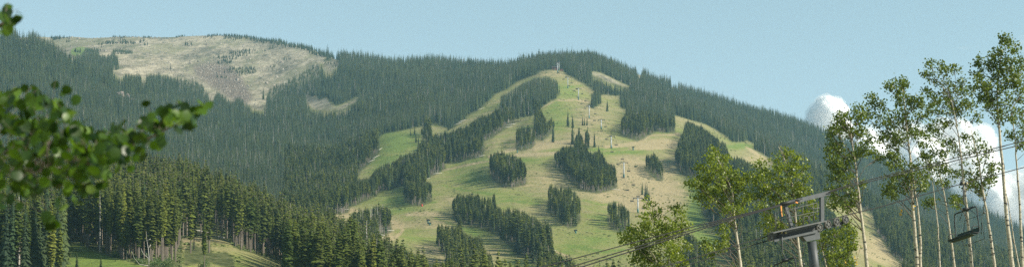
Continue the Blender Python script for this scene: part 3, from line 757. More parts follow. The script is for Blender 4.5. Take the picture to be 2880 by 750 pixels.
# kinds
mixn = vnoise(X / 120, Y / 160, 7) * .5 + .5
pine_p = np.where(near, .86, np.where((Y < 1750) & (px > 800), .78, .16))
pine_p = np.where(near & (px < 190) & (py > 660), .5, pine_p)
ku = rng.random(len(X)); dead_p = np.where(near, .012, .03 + .14 * np.clip(vnoise(X / 45, Y / 110, 46) - .25, 0, 1))
isl2 = raster([ISLANDS[1]]); dead_p = np.where(look(isl2, px, py), .45, dead_p)
kind = np.where(rng.random(len(X)) < dead_p, 2, np.where(ku * .7 + mixn * .3 < pine_p, 0, 1))
idx = np.where(kind == 0, rng.integers(0, NPINE, len(X)), np.where(kind == 1, NPINE + rng.integers(0, NSPR, len(X)), NPINE + NSPR + rng.integers(0, NDEAD, len(X))))
wid = rng.uniform(.85, 1.2, len(X)) * np.where(kind == 0, np.where(near, 1.03, np.where(Y < 1750, 1.42, 1.15)), 1.0)

# the 270 or so that show largest become trees of their own: front to back coverage test on a coarse raster
order = np.argsort(Y)
cov = np.zeros((188, 720), bool); isn = near
chosen = []
for i in order[:9000]:
    if len(chosen) >= 268 or Y[i] > 830: break
    if px[i] < -10 or px[i] > 2890: continue
    hw = .085 * hp[i]; t0 = py[i] - hp[i]
    if t0 > 735: continue
    a0 = max(0, int((px[i] - hw) / 4)); a1 = min(720, int((px[i] + hw) / 4) + 1)
    b0 = max(0, int(t0 / 4)); b1 = min(188, int((t0 + hp[i] * .6) / 4) + 1)
    if a1 <= a0 or b1 <= b0: continue
    sub = cov[b0:b1, a0:a1]
    if (~sub).mean() > .10: chosen.append(i)
    a0 = max(0, int((px[i] - hw * .6) / 4)); a1 = min(720, int((px[i] + hw * .6) / 4) + 1)
    cov[max(0, int((t0 + hp[i] * .12) / 4)):b1, a0:a1] = True
chosen = np.array(chosen)
keep = np.ones(len(X), bool); keep[chosen] = False
P = np.stack([X, Y, z - .15], -1)
scl = np.stack([hgt * wid, hgt * wid, hgt], -1)
rot = np.stack([rng.normal(0, .015, len(X)), rng.normal(0, .015, len(X)), rng.uniform(0, 6.28, len(X))], -1)
forest = scatter_object('conifer_forest', P[keep], scl[keep], rot[keep], idx[keep], protos)
tag(forest, 'dense forest of dark spruces and pines covering the slopes in blocks and islands', 'forest', None, 'stuff')
print('trees', keep.sum(), 'own', len(chosen))

# low dark shrubs on the bare skyline
bx, by = jitter_grid(-1000, 0, 2700, 3640, 5.5)
bpz = H(bx, by); bpx, bpy_ = proj(bx, by, bpz)
bx_all = bx
thr = np.interp(bpx, [130, 420, 560, 700, 800, 960], [.55, .25, .1, -.7, -1.2, -2])
sprk = look(R_BARE, bpx, bpy_) & (vnoise(bx / 45, by / 130, 61) + .5 * vnoise(bx / 12, by / 30, 62) + .35 * ((bpy_ - 100) / 200) > .72) & (rng.random(len(bx)) < .55)
m = sprk | (look(R_BUSH, bpx, bpy_ - 6) | look(R_BUSH, bpx, bpy_ - 1) | ((bpx > 870) & look(R_BUSH, bpx, bpy_ - 14))) & (by < skyline_Y(bpx) + 60) & (bpx > 128) & (vnoise(bx / 14, by / 60, 12) > thr)
bx, by, bpz, bpx = bx[m], by[m], bpz[m], bpx[m]
bh = np.where(sprk[m], 5.0, np.interp(bpx, [130, 600, 900, 960], [3.0, 4.0, 8.0, 11.0])) * rng.uniform(.6, 1.4, len(bx))
bw = bh * np.interp(bpx, [130, 700, 950], [2.6, 2.2, 1.2])
k = scatter_object('dwarf_conifers', np.stack([bx, by, bpz], -1), np.stack([bw, bw, bh], -1), np.stack([bx * 0, bx * 0, rng.uniform(0, 6, len(bx))], -1), NPINE + rng.integers(0, NSPR, len(bx)), protos)
tag(k, 'low dark dwarf conifers along the skyline and sprinkled over the bare mountain', 'shrubs', None, 'stuff')

# ------------------------------------------------------------------ individual conifers
tree_meshes = {}
def tree_parts(kindname, v):
    key = (kindname, v)
    if key not in tree_meshes:
        tv, tf, cv, cf = conifer_mesh(kindname, 200 + v * 7 + len(kindname), 1.5 if kindname != 'dead' else 1)
        out = []
        for nm, vv, ff, mm in (('trunk', tv, tf, M_SNAG if kindname == 'dead' else M_BARK), ('crown', cv, cf, {'pine': M_PINE, 'spruce': M_SPRUCE, 'dead': M_GREYTREE}[kindname])):
            me = bpy.data.meshes.new(nm); me.from_pydata(vv, [], ff); me.materials.append(mm); me.update(); out.append((nm, me))
        tree_meshes[key] = out
    return tree_meshes[key]
def plant(kindname, loc, h, wd, label, group=None):
    name = {'pine': 'pine_tree', 'spruce': 'spruce_tree', 'dead': 'dead_conifer'}[kindname]
    e = empty(name, loc, label, 'tree', group, rnd.random() * 6.28)
    e.scale = (h * wd, h * wd, h)
    for nm, me in tree_parts(kindname, rnd.randrange(5)):
        o = bpy.data.objects.new(nm, me); link(o); o.parent = e
    return e
for i in chosen:
    kn = ('pine', 'spruce', 'dead')[kind[i]]
    d = {'pine': 'green pine with bare straight trunk', 'spruce': 'dark narrow spruce branched to its foot', 'dead': 'thin grey dying conifer'}[kn]
    if px[i] < 190: w_ = 'in the dark stand at the lower left corner'; g = 'conifers in the lower left corner'
    elif px[i] < 520: w_ = 'in the stand between the two small meadows'; g = 'conifers between the two meadows'
    elif px[i] < 860: w_ = 'in the tall stand behind the lower meadow'; g = 'conifers behind the lower meadow'
    else: w_ = 'on the near slope falling towards the ski runs'; g = 'conifers on the near falling slope'
    plant(kn, (X[i], Y[i], z[i] - .15), hgt[i], wid[i], d + ' ' + w_, g + ', ' + kn)
for (p, hpx, lab) in LONE:
    base_far = p[1] < 400 and p[0] < 900
    yy = (None, None)
    if lab.startswith('young pine') or lab.startswith('broad pine'): yy = (560, 790); 
    if base_far: yy = (2200, 3900)
    elif p[1] < 700 and p[0] > 900: yy = (880, 3900)
    q = at(p[0], p[1], *yy)
    if yy == (560, 790): q = Vector(((p[0] - 1440) / F * 745, 745, 0)); q.z = float(H([q.x], [q.y])[0])
    h = hpx * q.y / F
    if yy == (560, 790): h = (HPY - (p[1] - hpx)) / F * 745 - q.z
    plant('pine' if 'pine' in lab else 'spruce', (q.x, q.y, q.z - .2), h, 1.05 if 'narrow' in lab or 'thin' in lab else 1.25, lab)
for (p, hpx, lab) in [(c2((580, 720))[0], 60, 'small bright spruce on the left meadow, the left one of two'), (c2((762, 700))[0], 46, 'small bright spruce on the left meadow, the right one of two'),
                      (c2((870, 628))[0], 11, 'tiny spruce seedling on the left meadow beside the forest edge')]:
    q = at(p[0], p[1], 400, 700); plant('spruce', q, hpx * q.y / F, 1.7, lab)
# bleached snag with curved limbs at the meadow edge
q = at(418, 748, 400, 560); sc = q.y / F
e = empty('dead_tree', q, 'bleached white dead tree with bare curved limbs at the right end of the left meadow', 'tree')
b = MB(); b.tube([(0, 0, -.5), (.1, 0, 2.5), (-.1, 0, 4.5), (-.5, 0, 7), (-.6, 0, 9)], [.13, .10, .07, .04, .012], 6)
b.build('trunk', M_SNAG, e, True)
for pts in [((0, 0, 2), (-1.3, -.2, 3.2), (-1.9, -.3, 4.6)), ((0, 0, 1.6), (-.6, .2, 2.6), (-.7, .3, 3.4), (-1.1, .3, 4.1)), ((-.1, 0, 4.5), (.5, .3, 5.6)), ((-.3, 0, 6.6), (.5, 0, 7.0)), ((0, 0, .2), (-2.2, -.5, .5), (-3.6, -.6, 2.2), (-4.2, -.6, 4))]:
    b = MB(); b.tube(pts, [.07 - .016 * k for k in range(len(pts))], 5); b.build('limb', M_SNAG, e, True)
# fallen logs along the forest edges
LOGS = [(c2((1500, 405))[0], 4.5, .3), (c2((1520, 412))[0], 5, -.2), (c2((1675, 455))[0], 3, .5), (c4((795, 400))[0], 6, .6), (c4((740, 435))[0], 7, .4), (c4((715, 455))[0], 6, .9), (c3((1480, 510))[0], 6, .2), (c3((1715, 270))[0], 12, .8), (c3((1690, 290))[0], 9, .7),
        (c3((725, 455))[0], 7, 1.2), (c3((690, 515))[0], 8, .8), (c3((655, 545))[0], 7, .7), (c3((1340, 245))[0], 9, .7), (c3((1310, 265))[0], 8, .5), (c3((1480, 155))[0], 8, .5), (c4((2035, 555))[0], 7, 1.3), (c4((1000, 30))[0], 9, .4), (c4((1060, 10))[0], 8, .3), (c3((1150, 640))[0], 9, .5), (c6((620, 495))[0], 8, .3), (c4((840, 65))[0], 7, .3), (c4((450, 240))[0], 6, .1)]
for p, L, a in LOGS:
    q = at(p[0], p[1], 420 if p[0] < 850 else 900); dx = Vector((math.cos(a), math.sin(a), 0)) * L / 2
    pa, pb = q - dx, q + dx
    pa.z = float(H([pa.x], [pa.y])[0]) + .35; pb.z = float(H([pb.x], [pb.y])[0]) + .35
    b = MB(); b.tube([pa, (pa + pb) / 2 + Vector((0, 0, .05)), pb], [.22, .19, .10], 7)
    tag(b.build('fallen_log', M_SNAG, None, True), 'pale fallen log lying along the forest edge', 'log', 'fallen logs at the forest edges')

# rocks
def rock_mesh(seed, sub=2):
    import bmesh
    r = random.Random(seed); bm = bmesh.new(); bmesh.ops.create_icosphere(bm, subdivisions=sub, radius=1)
    pl = [(Vector((r.gauss(0, 1), r.gauss(0, 1), r.gauss(0, 1))).normalized(), r.uniform(.5, .85)) for _ in range(11)]
    for v in bm.verts:
        for n, d in pl:
            k = v.co.dot(n)
            if k > d: v.co -= n * (k - d)
        v.co *= 1 + r.uniform(-.05, .05)
    me = bpy.data.meshes.new('rock'); bm.to_mesh(me); bm.free(); me.materials.append(M_BOULDER)
    return me
rocks = bpy.data.collections.new('rock_kinds')
for i in range(4): rocks.objects.link(bpy.data.objects.new('rock_kind_%d' % i, rock_mesh(i, 1)))
rx, ry = jitter_grid(-1000, -150, 2150, 3500, 4.2)
rz = H(rx, ry); rpx, rpy = proj(rx, ry, rz)
dens = np.where(look(R_TALUS, rpx, rpy), .85, .16 + .18 * (vnoise(rx / 40, ry / 60, 21) > .2))
m = look(R_BARE, rpx, rpy) & (rng.random(len(rx)) < dens)
rx, ry, rz = rx[m], ry[m], rz[m]
rs = np.exp(rng.normal(-.35, .5, len(rx)))
o = scatter_object('scree_rocks', np.stack([rx, ry, rz], -1), np.stack([rs * 1.2, rs, rs * .8], -1), rng.uniform(0, 6, (len(rx), 3)), rng.integers(0, 4, len(rx)), rocks)
tag(o, 'loose pale and brown rocks strewn over the bare mountain side', 'rocks', None, 'stuff')
# turf tufts, low bushes and stones over the ski slopes
def tuft_mesh(seed):
    r = random.Random(seed); v, f = [], []
    for k in range(16):
        a = r.random() * 6.28; d = r.random() * .8; x, y = math.cos(a) * d, math.sin(a) * d; s = r.uniform(.25, .5); q = r.random() * 3.14; hh = r.uniform(.2, .8) * (1.1 - d * .6); b = len(v)
        v += [(x - math.cos(q) * s, y - math.sin(q) * s, -.1 + hh * .2), (x + math.cos(q) * s, y + math.sin(q) * s, -.1 + hh * .2), (x + math.cos(q) * s * .6 + r.uniform(-.2, .2), y + math.sin(q) * s * .6, hh), (x - math.cos(q) * s * .6, y - math.sin(q) * s * .6 + r.uniform(-.2, .2), hh * .9)]
        f.append((b, b + 1, b + 2, b + 3))
    me = bpy.data.meshes.new('low_bush'); me.from_pydata(v, [], f); me.materials.append(M_TUFT); return me
M_TUFT = mat('low_shrub', (0.15, 0.19, 0.06), 0.9)
tufts = bpy.data.collections.new('tuft_kinds')
for i in range(3): tufts.objects.link(bpy.data.objects.new('tuft_kind_%d' % i, tuft_mesh(i)))
tx, ty = [np.concatenate(q) for q in zip(jitter_grid(-400, 400, 880, 2300, 3.6), jitter_grid(-180, -40, 430, 830, 1.7))]
tz = H(tx, ty); tpx, tpy = proj(tx, ty, tz)
m = look(R_CLEAR, tpx, tpy) & ~look(R_ISL, tpx, tpy) & ~look(R_BARE, tpx, tpy) & (vnoise(tx / 22, ty / 30, 31) + .7 * vnoise(tx / 7, ty / 9, 32) > .35) & (rng.random(len(tx)) < .6)
m |= (ty < 830) & ~look(R_CLEAR, tpx, tpy) & (tpx > 150) & (tpx < 900) & (vnoise(tx / 9, ty / 12, 33) > .0)
tx, ty, tz = tx[m], ty[m], tz[m]
ts = np.exp(rng.normal(-.65, .40, len(tx))) * np.where(ty < 830, .8, 1)
o = scatter_object('low_shrubs', np.stack([tx, ty, tz], -1), np.stack([ts * 1.3, ts * 1.3, ts * .7], -1), np.stack([tx * 0, tx * 0, rng.uniform(0, 6, len(tx))], -1), rng.integers(0, 3, len(tx)), tufts)
tag(o, 'low green shrubs and tussocks dotted over the open slopes', 'shrubs', None, 'stuff')

def crag(px_, py_, wpx, hpx, lab, seed):
    q = at(px_, py_ + hpx * .45, 1200, 3000); s = q.y / F
    e = empty('rock_outcrop', q, lab, 'rock')
    r = random.Random(seed)
    import bmesh
    bm = bmesh.new()
    for k in range(9):
        t = k / 8 - .5
        bmesh_m = bmesh.new(); bmesh_m.free()
        me = rock_mesh(seed * 20 + k, 3)
        T = Matrix.Translation(Vector((t * wpx * s * .9, r.uniform(-3, 3), (hpx * s) * (.25 - t * .55 + r.uniform(-.1, .1))))) @ Matrix.Rotation(r.random() * 6, 4, 'Z') @ Matrix.Diagonal((wpx * s * .17, 6, hpx * s * r.uniform(.22, .34), 1))
        me.transform(T); bm.from_mesh(me); bpy.data.meshes.remove(me)
    me = bpy.data.meshes.new('cliff_face'); bm.to_mesh(me); bm.free(); me.materials.append(M_ROCK)
    o = link(bpy.data.objects.new('cliff_face', me)); o.parent = e
crag(358, 272, 46, 50, 'brown craggy rock cliff jutting from the left forest slope', 3)
crag(240, 188, 26, 22, 'small brown rock outcrop high on the left forest slope', 4)
crag(64, 114, 30, 14, 'pale rocks near the top of the left forest ridge', 5)

# ------------------------------------------------------------------ far ski lift on the mountain
FT = [(1568.0, 205, 28), (1572, 199, 24), (1597, 249, 31), (1627, 281, 32), (1657, 333, 36), (1691, 364, 27), (1719, 417, 33), (1754.6, 499, 42), (1794, 598, 42)]
names_ = ['front one of the pair at the hilltop hut', 'rear one of the pair at the hilltop hut', 'first below the pair at the hilltop hut', 'second below the pair at the hilltop hut',
          'just right of the small spruce huddle', 'on tan grass, second above the green cross track', 'standing just above the green cross track', 'right of the large central tree island', 'lowest one, above the leafy leftmost aspen']
tops = []
def far_tower(p, lab, idx_):
    q = at(p[0], p[1], 900, 3000); s = q.y / F; h = p[2] * s
    e = empty('lift_tower', q, lab, 'lift tower', 'towers of the far ski lift')
    b = MB(); b.tube([(0, 0, -1), (0, 0, h)], [.48, .36], 10); b.build('pole', M_FARPOLE, e, True)
    b = MB(); b.tube([(0, 0, -.2), (0, 0, 2.3)], .62, 10); b.build('safety_pad', M_FARGREEN, e, True)
    b = MB(); b.box((0, 0, h), (3.0, .22, .22)); b.build('crossarm', M_STEEL, e)
    for sx in (-2.7, 2.7):
        b = MB(); b.box((sx, 0, h - .35), (.12, 2.0, .16))
        for k in range(-3, 4, 2):
            b.tube([(sx - .1, k * .55, h - .5), (sx + .1, k * .55, h - .5)], .25, 8)
        b.build('sheave_train', M_STEELD, e)
    b = MB(); b.tube([(0, 0, h), (0, 0, h + .9)], .09, 6); b.box((0, 0, h + .9), (.9, .08, .08)); b.build('lifting_frame', M_STEEL, e)
    tops.append((q.y, Vector((q.x, q.y, q.z + h - .2))))
for p, n_ in zip(FT, names_): far_tower(p, 'slim pale lift tower, ' + n_, 0)
tops.sort(key=lambda a: a[0])
tp = [t[1] for t in tops]
tp = [Vector((tp[0].x + (tp[0].x - tp[1].x), tp[0].y - 190, tp[0].z - 45))] + tp
for side, sx in (('left', -2.7), ('right', 2.7)):
    b = MB(); pts = []
    for i in range(len(tp) - 1):
        for k in range(8):
            t = k / 8; p = tp[i].lerp(tp[i + 1], t); p.z -= 4 * t * (1 - t) * (tp[i + 1] - tp[i]).length * .012
            pts.append(p + Vector((sx, 0, 0)))
    pts.append(tp[-1] + Vector((sx, 0, 0)))
    b.tube(pts, .035, 4)
    tag(b.build('haul_rope', M_ROPE), 'thin haul rope of the far ski lift, its %s hand strand' % side, 'cable')
chair_mb = None
def far_chair_mesh():
    b = MB(); b.tube([(0, 0, 0), (0, 0, -2.4)], .06, 5); h = b
    f = MB(); f.tube([(-1.1, .15, -3.5), (-1.1, .15, -2.5), (1.1, .15, -2.5), (1.1, .15, -3.5)], .06, 5)
    s = MB(); s.box((0, -.2, -3.6), (1.15, .35, .08)); s.box((0, .2, -3.3), (1.15, .06, .33))
    out = []
    for nm, q, m_ in (('hanger', h, M_STEELD), ('frame', f, M_STEELD), ('seat', s, M_STEELD)):
        me = bpy.data.meshes.new(nm); me.from_pydata(q.v, [], q.f); me.materials.append(m_); out.append((nm, me))
    return out
fcm = far_chair_mesh(); nch = 0
for i in range(len(tp) - 1):
    L = (tp[i + 1] - tp[i]).length; n = max(1, int(L / 58))
    for k in range(n):
        for sx in (-2.7, 2.7):
            t = (k + (.3 if sx < 0 else .75)) / n; p = tp[i].lerp(tp[i + 1], t); p.z -= 4 * t * (1 - t) * L * .012
            e = empty('chairlift_chair', p + Vector((sx, 0, 0)), 'small dark empty chair hanging on the far ski lift', 'lift chair', 'chairs of the far ski lift')
            for nm, me in fcm:
                o = link(bpy.data.objects.new(nm, me)); o.parent = e
            nch += 1
# top station hut
q = at(1562, 199, 1800, 2600); q.y += 12; q.z = float(H([q.x], [q.y])[0])
e = empty('lift_hut', q, 'red brown lift hut at the top of the ski runs, half hidden by towers', 'hut')
b = MB(); b.box((0, 0, 1.4), (3.6, 2.2, 1.7)); b.build('wall', M_HUT, e)
b = MB(); b.add([(-4.1, -2.7, 3.1), (4.1, -2.7, 3.1), (4.1, 2.7, 3.1), (-4.1, 2.7, 3.1), (-4.1, 0, 4.3), (4.1, 0, 4.3)], [(0, 1, 5, 4), (2, 3, 4, 5), (0, 4, 3), (1, 2, 5), (0, 3, 2, 1)]); b.build('roof', M_HUTROOF, e)
for sx in (-2, 1.7):
    b = MB(); b.box((sx, -2.23, 1.9), (.6, .05, .45)); b.build('window', M_STEELD, e)
e = empty('shed', (q.x + 7.5, q.y + 2, float(H([q.x + 7.5], [q.y + 2])[0])), 'small red brown shed right of the paired top towers', 'shed')
b = MB(); b.box((0, 0, 1.0), (1.7, 1.4, 1.3)); b.build('wall', M_HUT, e)
b = MB(); b.box((0, 0, 2.42), (2.0, 1.7, .11)); b.build('roof', M_HUTROOF, e)
# snow guns and padded posts on the slopes
def snow_gun(px_, py_, hpx, lab):
    q = at(px_, py_, 900); h = hpx * q.y / F
    e = empty('snow_gun', q, lab, 'snow gun')
    b = MB(); b.tube([(0, 0, -.3), (0, 0, h * .8)], .28, 8); b.tube([(0, 0, 0), (0, 0, 1.4)], .5, 8); b.build('post', M_FARGREEN, e)
    b = MB(); b.tube([(-1.0, 0, h * .85), (.9, 0, h)], [.55, .42], 10); b.build('barrel', M_STEELD, e)
snow_gun(1204, 629, 12, 'dark snow gun on a teal post in the lower grass run')
snow_gun(1209, 632, 6, 'short teal padded post beside the taller snow gun')
snow_gun(1619, 655, 9, 'small teal post below the rounded tree island')
snow_gun(1781, 422, 9, 'small dark post on the green cross track')
snow_gun(1455, 429, 10, 'small bluish post at the foot of the mid slope tree block')
snow_gun(1558, 199, 7, 'small teal post left of the paired top towers')
for px_, py_, lab in ((1187, 580, 'small red pad at the foot of the left tree island'), (906, 603, 'tiny red pad where the left forest meets the grass')):
    q = at(px_, py_, 900); b = MB(); b.tube([q + Vector((0, 0, -.2)), q + Vector((0, 0, .7)), q + Vector((0, 0, 1.5))], [.5, .5, .3], 10)
    tag(b.build('padded_post', M_RED, None, True), lab, 'post')

# ------------------------------------------------------------------ near chairlift (rope runs uphill to the right, away from the viewer)
Y0 = 100.0; X0 = (2284 - 1440) / F * Y0
c30, s30 = math.cos(math.radians(30)), math.sin(math.radians(30))
E = Vector((c30, s30, 0)); Nn = Vector((s30, -c30, 0))        # along the rope; across it, towards the viewer
def LP(px_, py_, w_=0.0):
    u = (px_ - 1440) / F; a = X0 + Nn.x * w_; b_ = Y0 + Nn.y * w_
    t = (u * b_ - a) / (c30 - u * s30); y = b_ + t * s30
    return Vector((a + t * c30, y, (HPY - py_) / F * y))
k5 = lambda x, y, w_=0.0: LP(2130 + x / 2.796, 510 + y / 2.796, w_)
top = k5(418, 400); foot = LP(2333, 1100); foot.z = float(H([foot.x], [foot.y])[0]) - .3
tw = empty('lift_tower', foot, 'near grey steel lift tower with sheave wheels and catwalk among the aspens', 'lift tower')
def TB(mb, name, m_, smooth=False, parent=None):
    o = mb.build(name, m_, None, smooth)
    if parent is None:
        o.parent = tw; o.location = -foot
    else:
        o.parent = parent
    return o
pc = k5(448, 671)
b = MB(); b.tube([foot, pc, k5(428, 470)], [.38, .265, .24], 20); TB(b, 'pole', M_STEEL, True)
b = MB(); b.box(foot + Vector((0, 0, .25)), (.7, .7, .25)); TB(b, 'footing', M_RUBBER)
# flared head under the beam
b = MB(); h0 = [k5(372, 470, 0), k5(480, 450, 0), k5(472, 385, 0), k5(335, 425, 0)]
vs = [p + Nn * .16 for p in h0] + [p - Nn * .16 for p in h0]
b.add(vs, [(0, 1, 2, 3), (7, 6, 5, 4), (0, 4, 5, 1), (1, 5, 6, 2), (2, 6, 7, 3), (3, 7, 4, 0)]); TB(b, 'tower_head', M_STEEL)
b = MB(); b.bar(k5(95, 440), k5(478, 355), .32, .34); TB(b, 'main_beam', M_STEELD)
b = MB(); b.bar(k5(130, 462, .25), k5(470, 388, .25), .08, .14); b.bar(k5(85, 425, .25), k5(480, 335, .25), .05, .10); TB(b, 'sheave_side_plate', M_STEEL)
b = MB(); b.bar(k5(100, 405, .55), k5(520, 312, .55), .55, .05); TB(b, 'catwalk', M_GALV)
b = MB(); b.bar(k5(192, 180, .1), k5(566, 88, .1), .20, .21); TB(b, 'overhead_beam', M_STEEL)
b = MB(); b.tube([k5(186, 178, .3), k5(290, 152, .3)], .095, 10); b.tube([k5(290, 152, .3), k5(350, 132, .3)], .05, 8); TB(b, 'cable_clamp', M_STEELD, True)
b = MB(); b.bar(k5(507, 315, .1), k5(505, 105, .1), .16, .22, E); TB(b, 'beam_post', M_STEEL)
b = MB(); b.bar(k5(275, 362, .1), k5(222, 190, .1), .08, .17, E); TB(b, 'beam_strut', M_STEEL)
b = MB(); b.bar(k5(262, 362, -.25), k5(205, 195, -.25), .07, .07, E); TB(b, 'beam_strut', M_STEEL)
R_ = MB(); r_ = .016
for x, y0_, y1_ in ((140, 392, 245), (248, 368, 218), (358, 345, 140), (470, 318, 165)):
    R_.tube([k5(x, y0_, .85), k5(x, y1_, .85)], r_, 6)
for (a, c_) in (((140, 248), (470, 166)), ((140, 303), (480, 232)), ((330, 140), (358, 250)), ((385, 150), (398, 215)), ((398, 215), (492, 205))):
    R_.tube([k5(*a, .85), k5(*c_, .85)], r_, 6)
for x, y0_, y1_ in ((150, 372, 240), (300, 335, 200), (440, 305, 168)):
    R_.tube([k5(x, y0_, .2), k5(x, y1_, .2)], r_, 6)
TB(R_, 'railing', M_GALV, True)
for (xa, xb, yt, yb) in ((362, 402, 272, 335), (408, 446, 262, 325)):
    b = MB(); b.tube([k5(xa, yb, .7), k5(xa + 2, yt + 8, .7), k5(xa + 8, yt, .7), k5(xb - 10, yt - 3, .7), k5(xb, yt + 8, .7), k5(xb + 2, yb - 8, .7)], .028, 7); TB(b, 'ladder_hoop', M_GALV, True)
b = MB(); b.bar(k5(186, 190, .35), k5(190, 240, .38), .03, .07, E); b.bar(k5(190, 240, .35), k5(196, 275, .4), .02, .05, E); TB(b, 'orange_strap', M_ORANGE)
b = MB(); b.bar(k5(300, 160, .3), k5(318, 166, .3), .02, .07, E); TB(b, 'orange_strap', M_ORANGE)
def sheave(x, y, rp, w_=.18):
    c_ = k5(x, y, w_); r = rp / 2.796 * c_.y / F
    def ring(mb, r0, r1, hw):
        n = 28; vs = []; fs = []
        up = Vector((0, 0, 1))
        for k in range(n):
            a = 2 * math.pi * k / n; d = E * math.cos(a) + up * math.sin(a)
            vs += [c_ + d * r0 + Nn * hw, c_ + d * r1 + Nn * hw, c_ + d * r1 - Nn * hw, c_ + d * r0 - Nn * hw]
        for k in range(n):
            a = k * 4; b2 = ((k + 1) % n) * 4
            for j in range(4): fs.append((a + j, a + (j + 1) % 4, b2 + (j + 1) % 4, b2 + j))
        mb.add(vs, fs)
    m1 = MB(); ring(m1, r * .80, r, .045); ring(m1, r * .80, r * .84, .06)
    o = TB(m1, 'sheave', M_RUBBER)
    m2 = MB(); ring(m2, 0.001, r * .28, .07); ring(m2, r * .28, r * .80, .018)
    for k in range(5):
        a = 2 * math.pi * k / 5 + .3; d = E * math.cos(a) + Vector((0, 0, 1)) * math.sin(a)
        m2.bar(c_ + d * r * .2 + Nn * .03, c_ + d * r * .82 + Nn * .03, .03, .03, Nn)
    ho = m2.build('hub', M_GALV, o)
for x, y in ((487, 358), (553, 335), (622, 315), (693, 297)): sheave(x, y, 31)
sheave(105, 440, 29, 0.22); sheave(210, 415, 26, -.12); sheave(300, 392, 26, -.12); sheave(395, 372, 26, -.12)
b = MB()
for (x0_, y0_, x1_, y1_) in ((470, 375, 600, 345), (600, 345, 622, 318), (535, 362, 553, 340), (600, 352, 700, 305), (640, 345, 693, 300)):
    b.bar(k5(x0_, y0_, .05), k5(x1_, y1_, .05), .07, .13)
TB(b, 'rocker_arm', M_STEEL)
b = MB(); b.tube([k5(530, 325, .2), k5(548, 300, .2)], .02, 6); b.bar(k5(500, 318, .22), k5(560, 302, .22), .04, .05); TB(b, 'rope_catcher', M_STEELD)

def cable(name, pts, r, lab, m_=M_ROPE, n=6):
    b = MB(); pts = [Vector(p) for p in pts]; out = []
    for i in range(len(pts) - 1):
        for k in range(10): out.append(pts[i].lerp(pts[i + 1], k / 10))
    out.append(pts[-1]); b.tube(out, r, n)
    return tag(b.build(name, m_, None, True), lab, 'cable')
def sagged(pts, sag=0.0):
    return pts
def c7p(x, y, w_=0): return LP(1920 + x / S, 500 + y / S, w_)
def full(x, y, w_=0): return LP(x, y, w_)
cable('haul_rope', [full(1300, 850, .1), full(1600, 778, .1), full(1750, 738, .1), full(1920, 734, .1) if False else full(1920, 733.5, .1), c7p(330, 530, .1), c7p(640, 436, .1), k5(105, 411, .18), k5(300, 372, .18), k5(487, 327, .18), k5(553, 304, .18), k5(622, 284, .18), k5(693, 265, .18), c7p(1500, 215, .1), c7p(2060, 56, .1), full(2880, 470, .1), full(3200, 375, .1), full(5200, -220, .1)][3:],
      .026, 'twisted haul rope over the near tower sheaves, carrying both near chairs')
lowA = [full(200, 1232, -.2), full(1500, 862, -.2), full(1700, 805, -.2), full(1930, 746, -.2), c7p(300, 571, -.2), c7p(640, 472, -.2), k5(90, 462, -.05)]
cable('lower_rope', lowA, .022, 'lower rope reaching the near tower from the bottom edge left of it')
hr = [full(200, 1179, .1), full(1500, 842, .1), full(1700, 791, .1), full(1920, 733.5, .1)]
cable('haul_rope', hr, .026, 'lowest left length of the haul rope under the leafy left aspens')
cable('upper_cable', [full(200, 1115, -1.0), full(1380, 790, -1.0), full(1524, 750, -1.0), full(1920, 644, -1.0), full(2060, 609, -1.0), k5(190, 178, .1), k5(560, 78, .1), full(2400, 516, .1), full(2565, 475, .1), full(2700, 440, .1), full(2880, 396, .1), full(3200, 320, .1), full(5200, -155, .1)], .028, 'topmost dark cable crossing the picture over the near tower beam')
cable('upper_cable', [full(200, 1148, .3), full(1450, 793, .3), full(1602, 750, .3), full(1920, 654, .3), full(2050, 614, .3), k5(186, 182, .3)], .030, 'middle one of three dark cables left of the near tower beam')
cable('upper_cable', [full(200, 1181, .5), full(1480, 796, .5), full(1633, 750, .5), full(1920, 660, .5), full(2060, 616, .5), k5(188, 186, .34)], .034, 'lowest of three dark cables left of the near tower beam')
cable('upper_cable', [k5(560, 84, .3), full(2400, 521, .5), full(2565, 481, .6), full(2700, 448, .7), full(2880, 405, .8), full(3200, 330, .8), full(5200, -139, .8)], .03, 'second dark cable leaving the near tower beam to the upper right')
cable('thin_wire', [full(2600, 490, -.6), full(2750, 437, -.6), full(2880, 392, -.6), full(3200, 300, -.6), full(5200, -275, -.6)], .012, 'thin wire rising through the rightmost aspens')

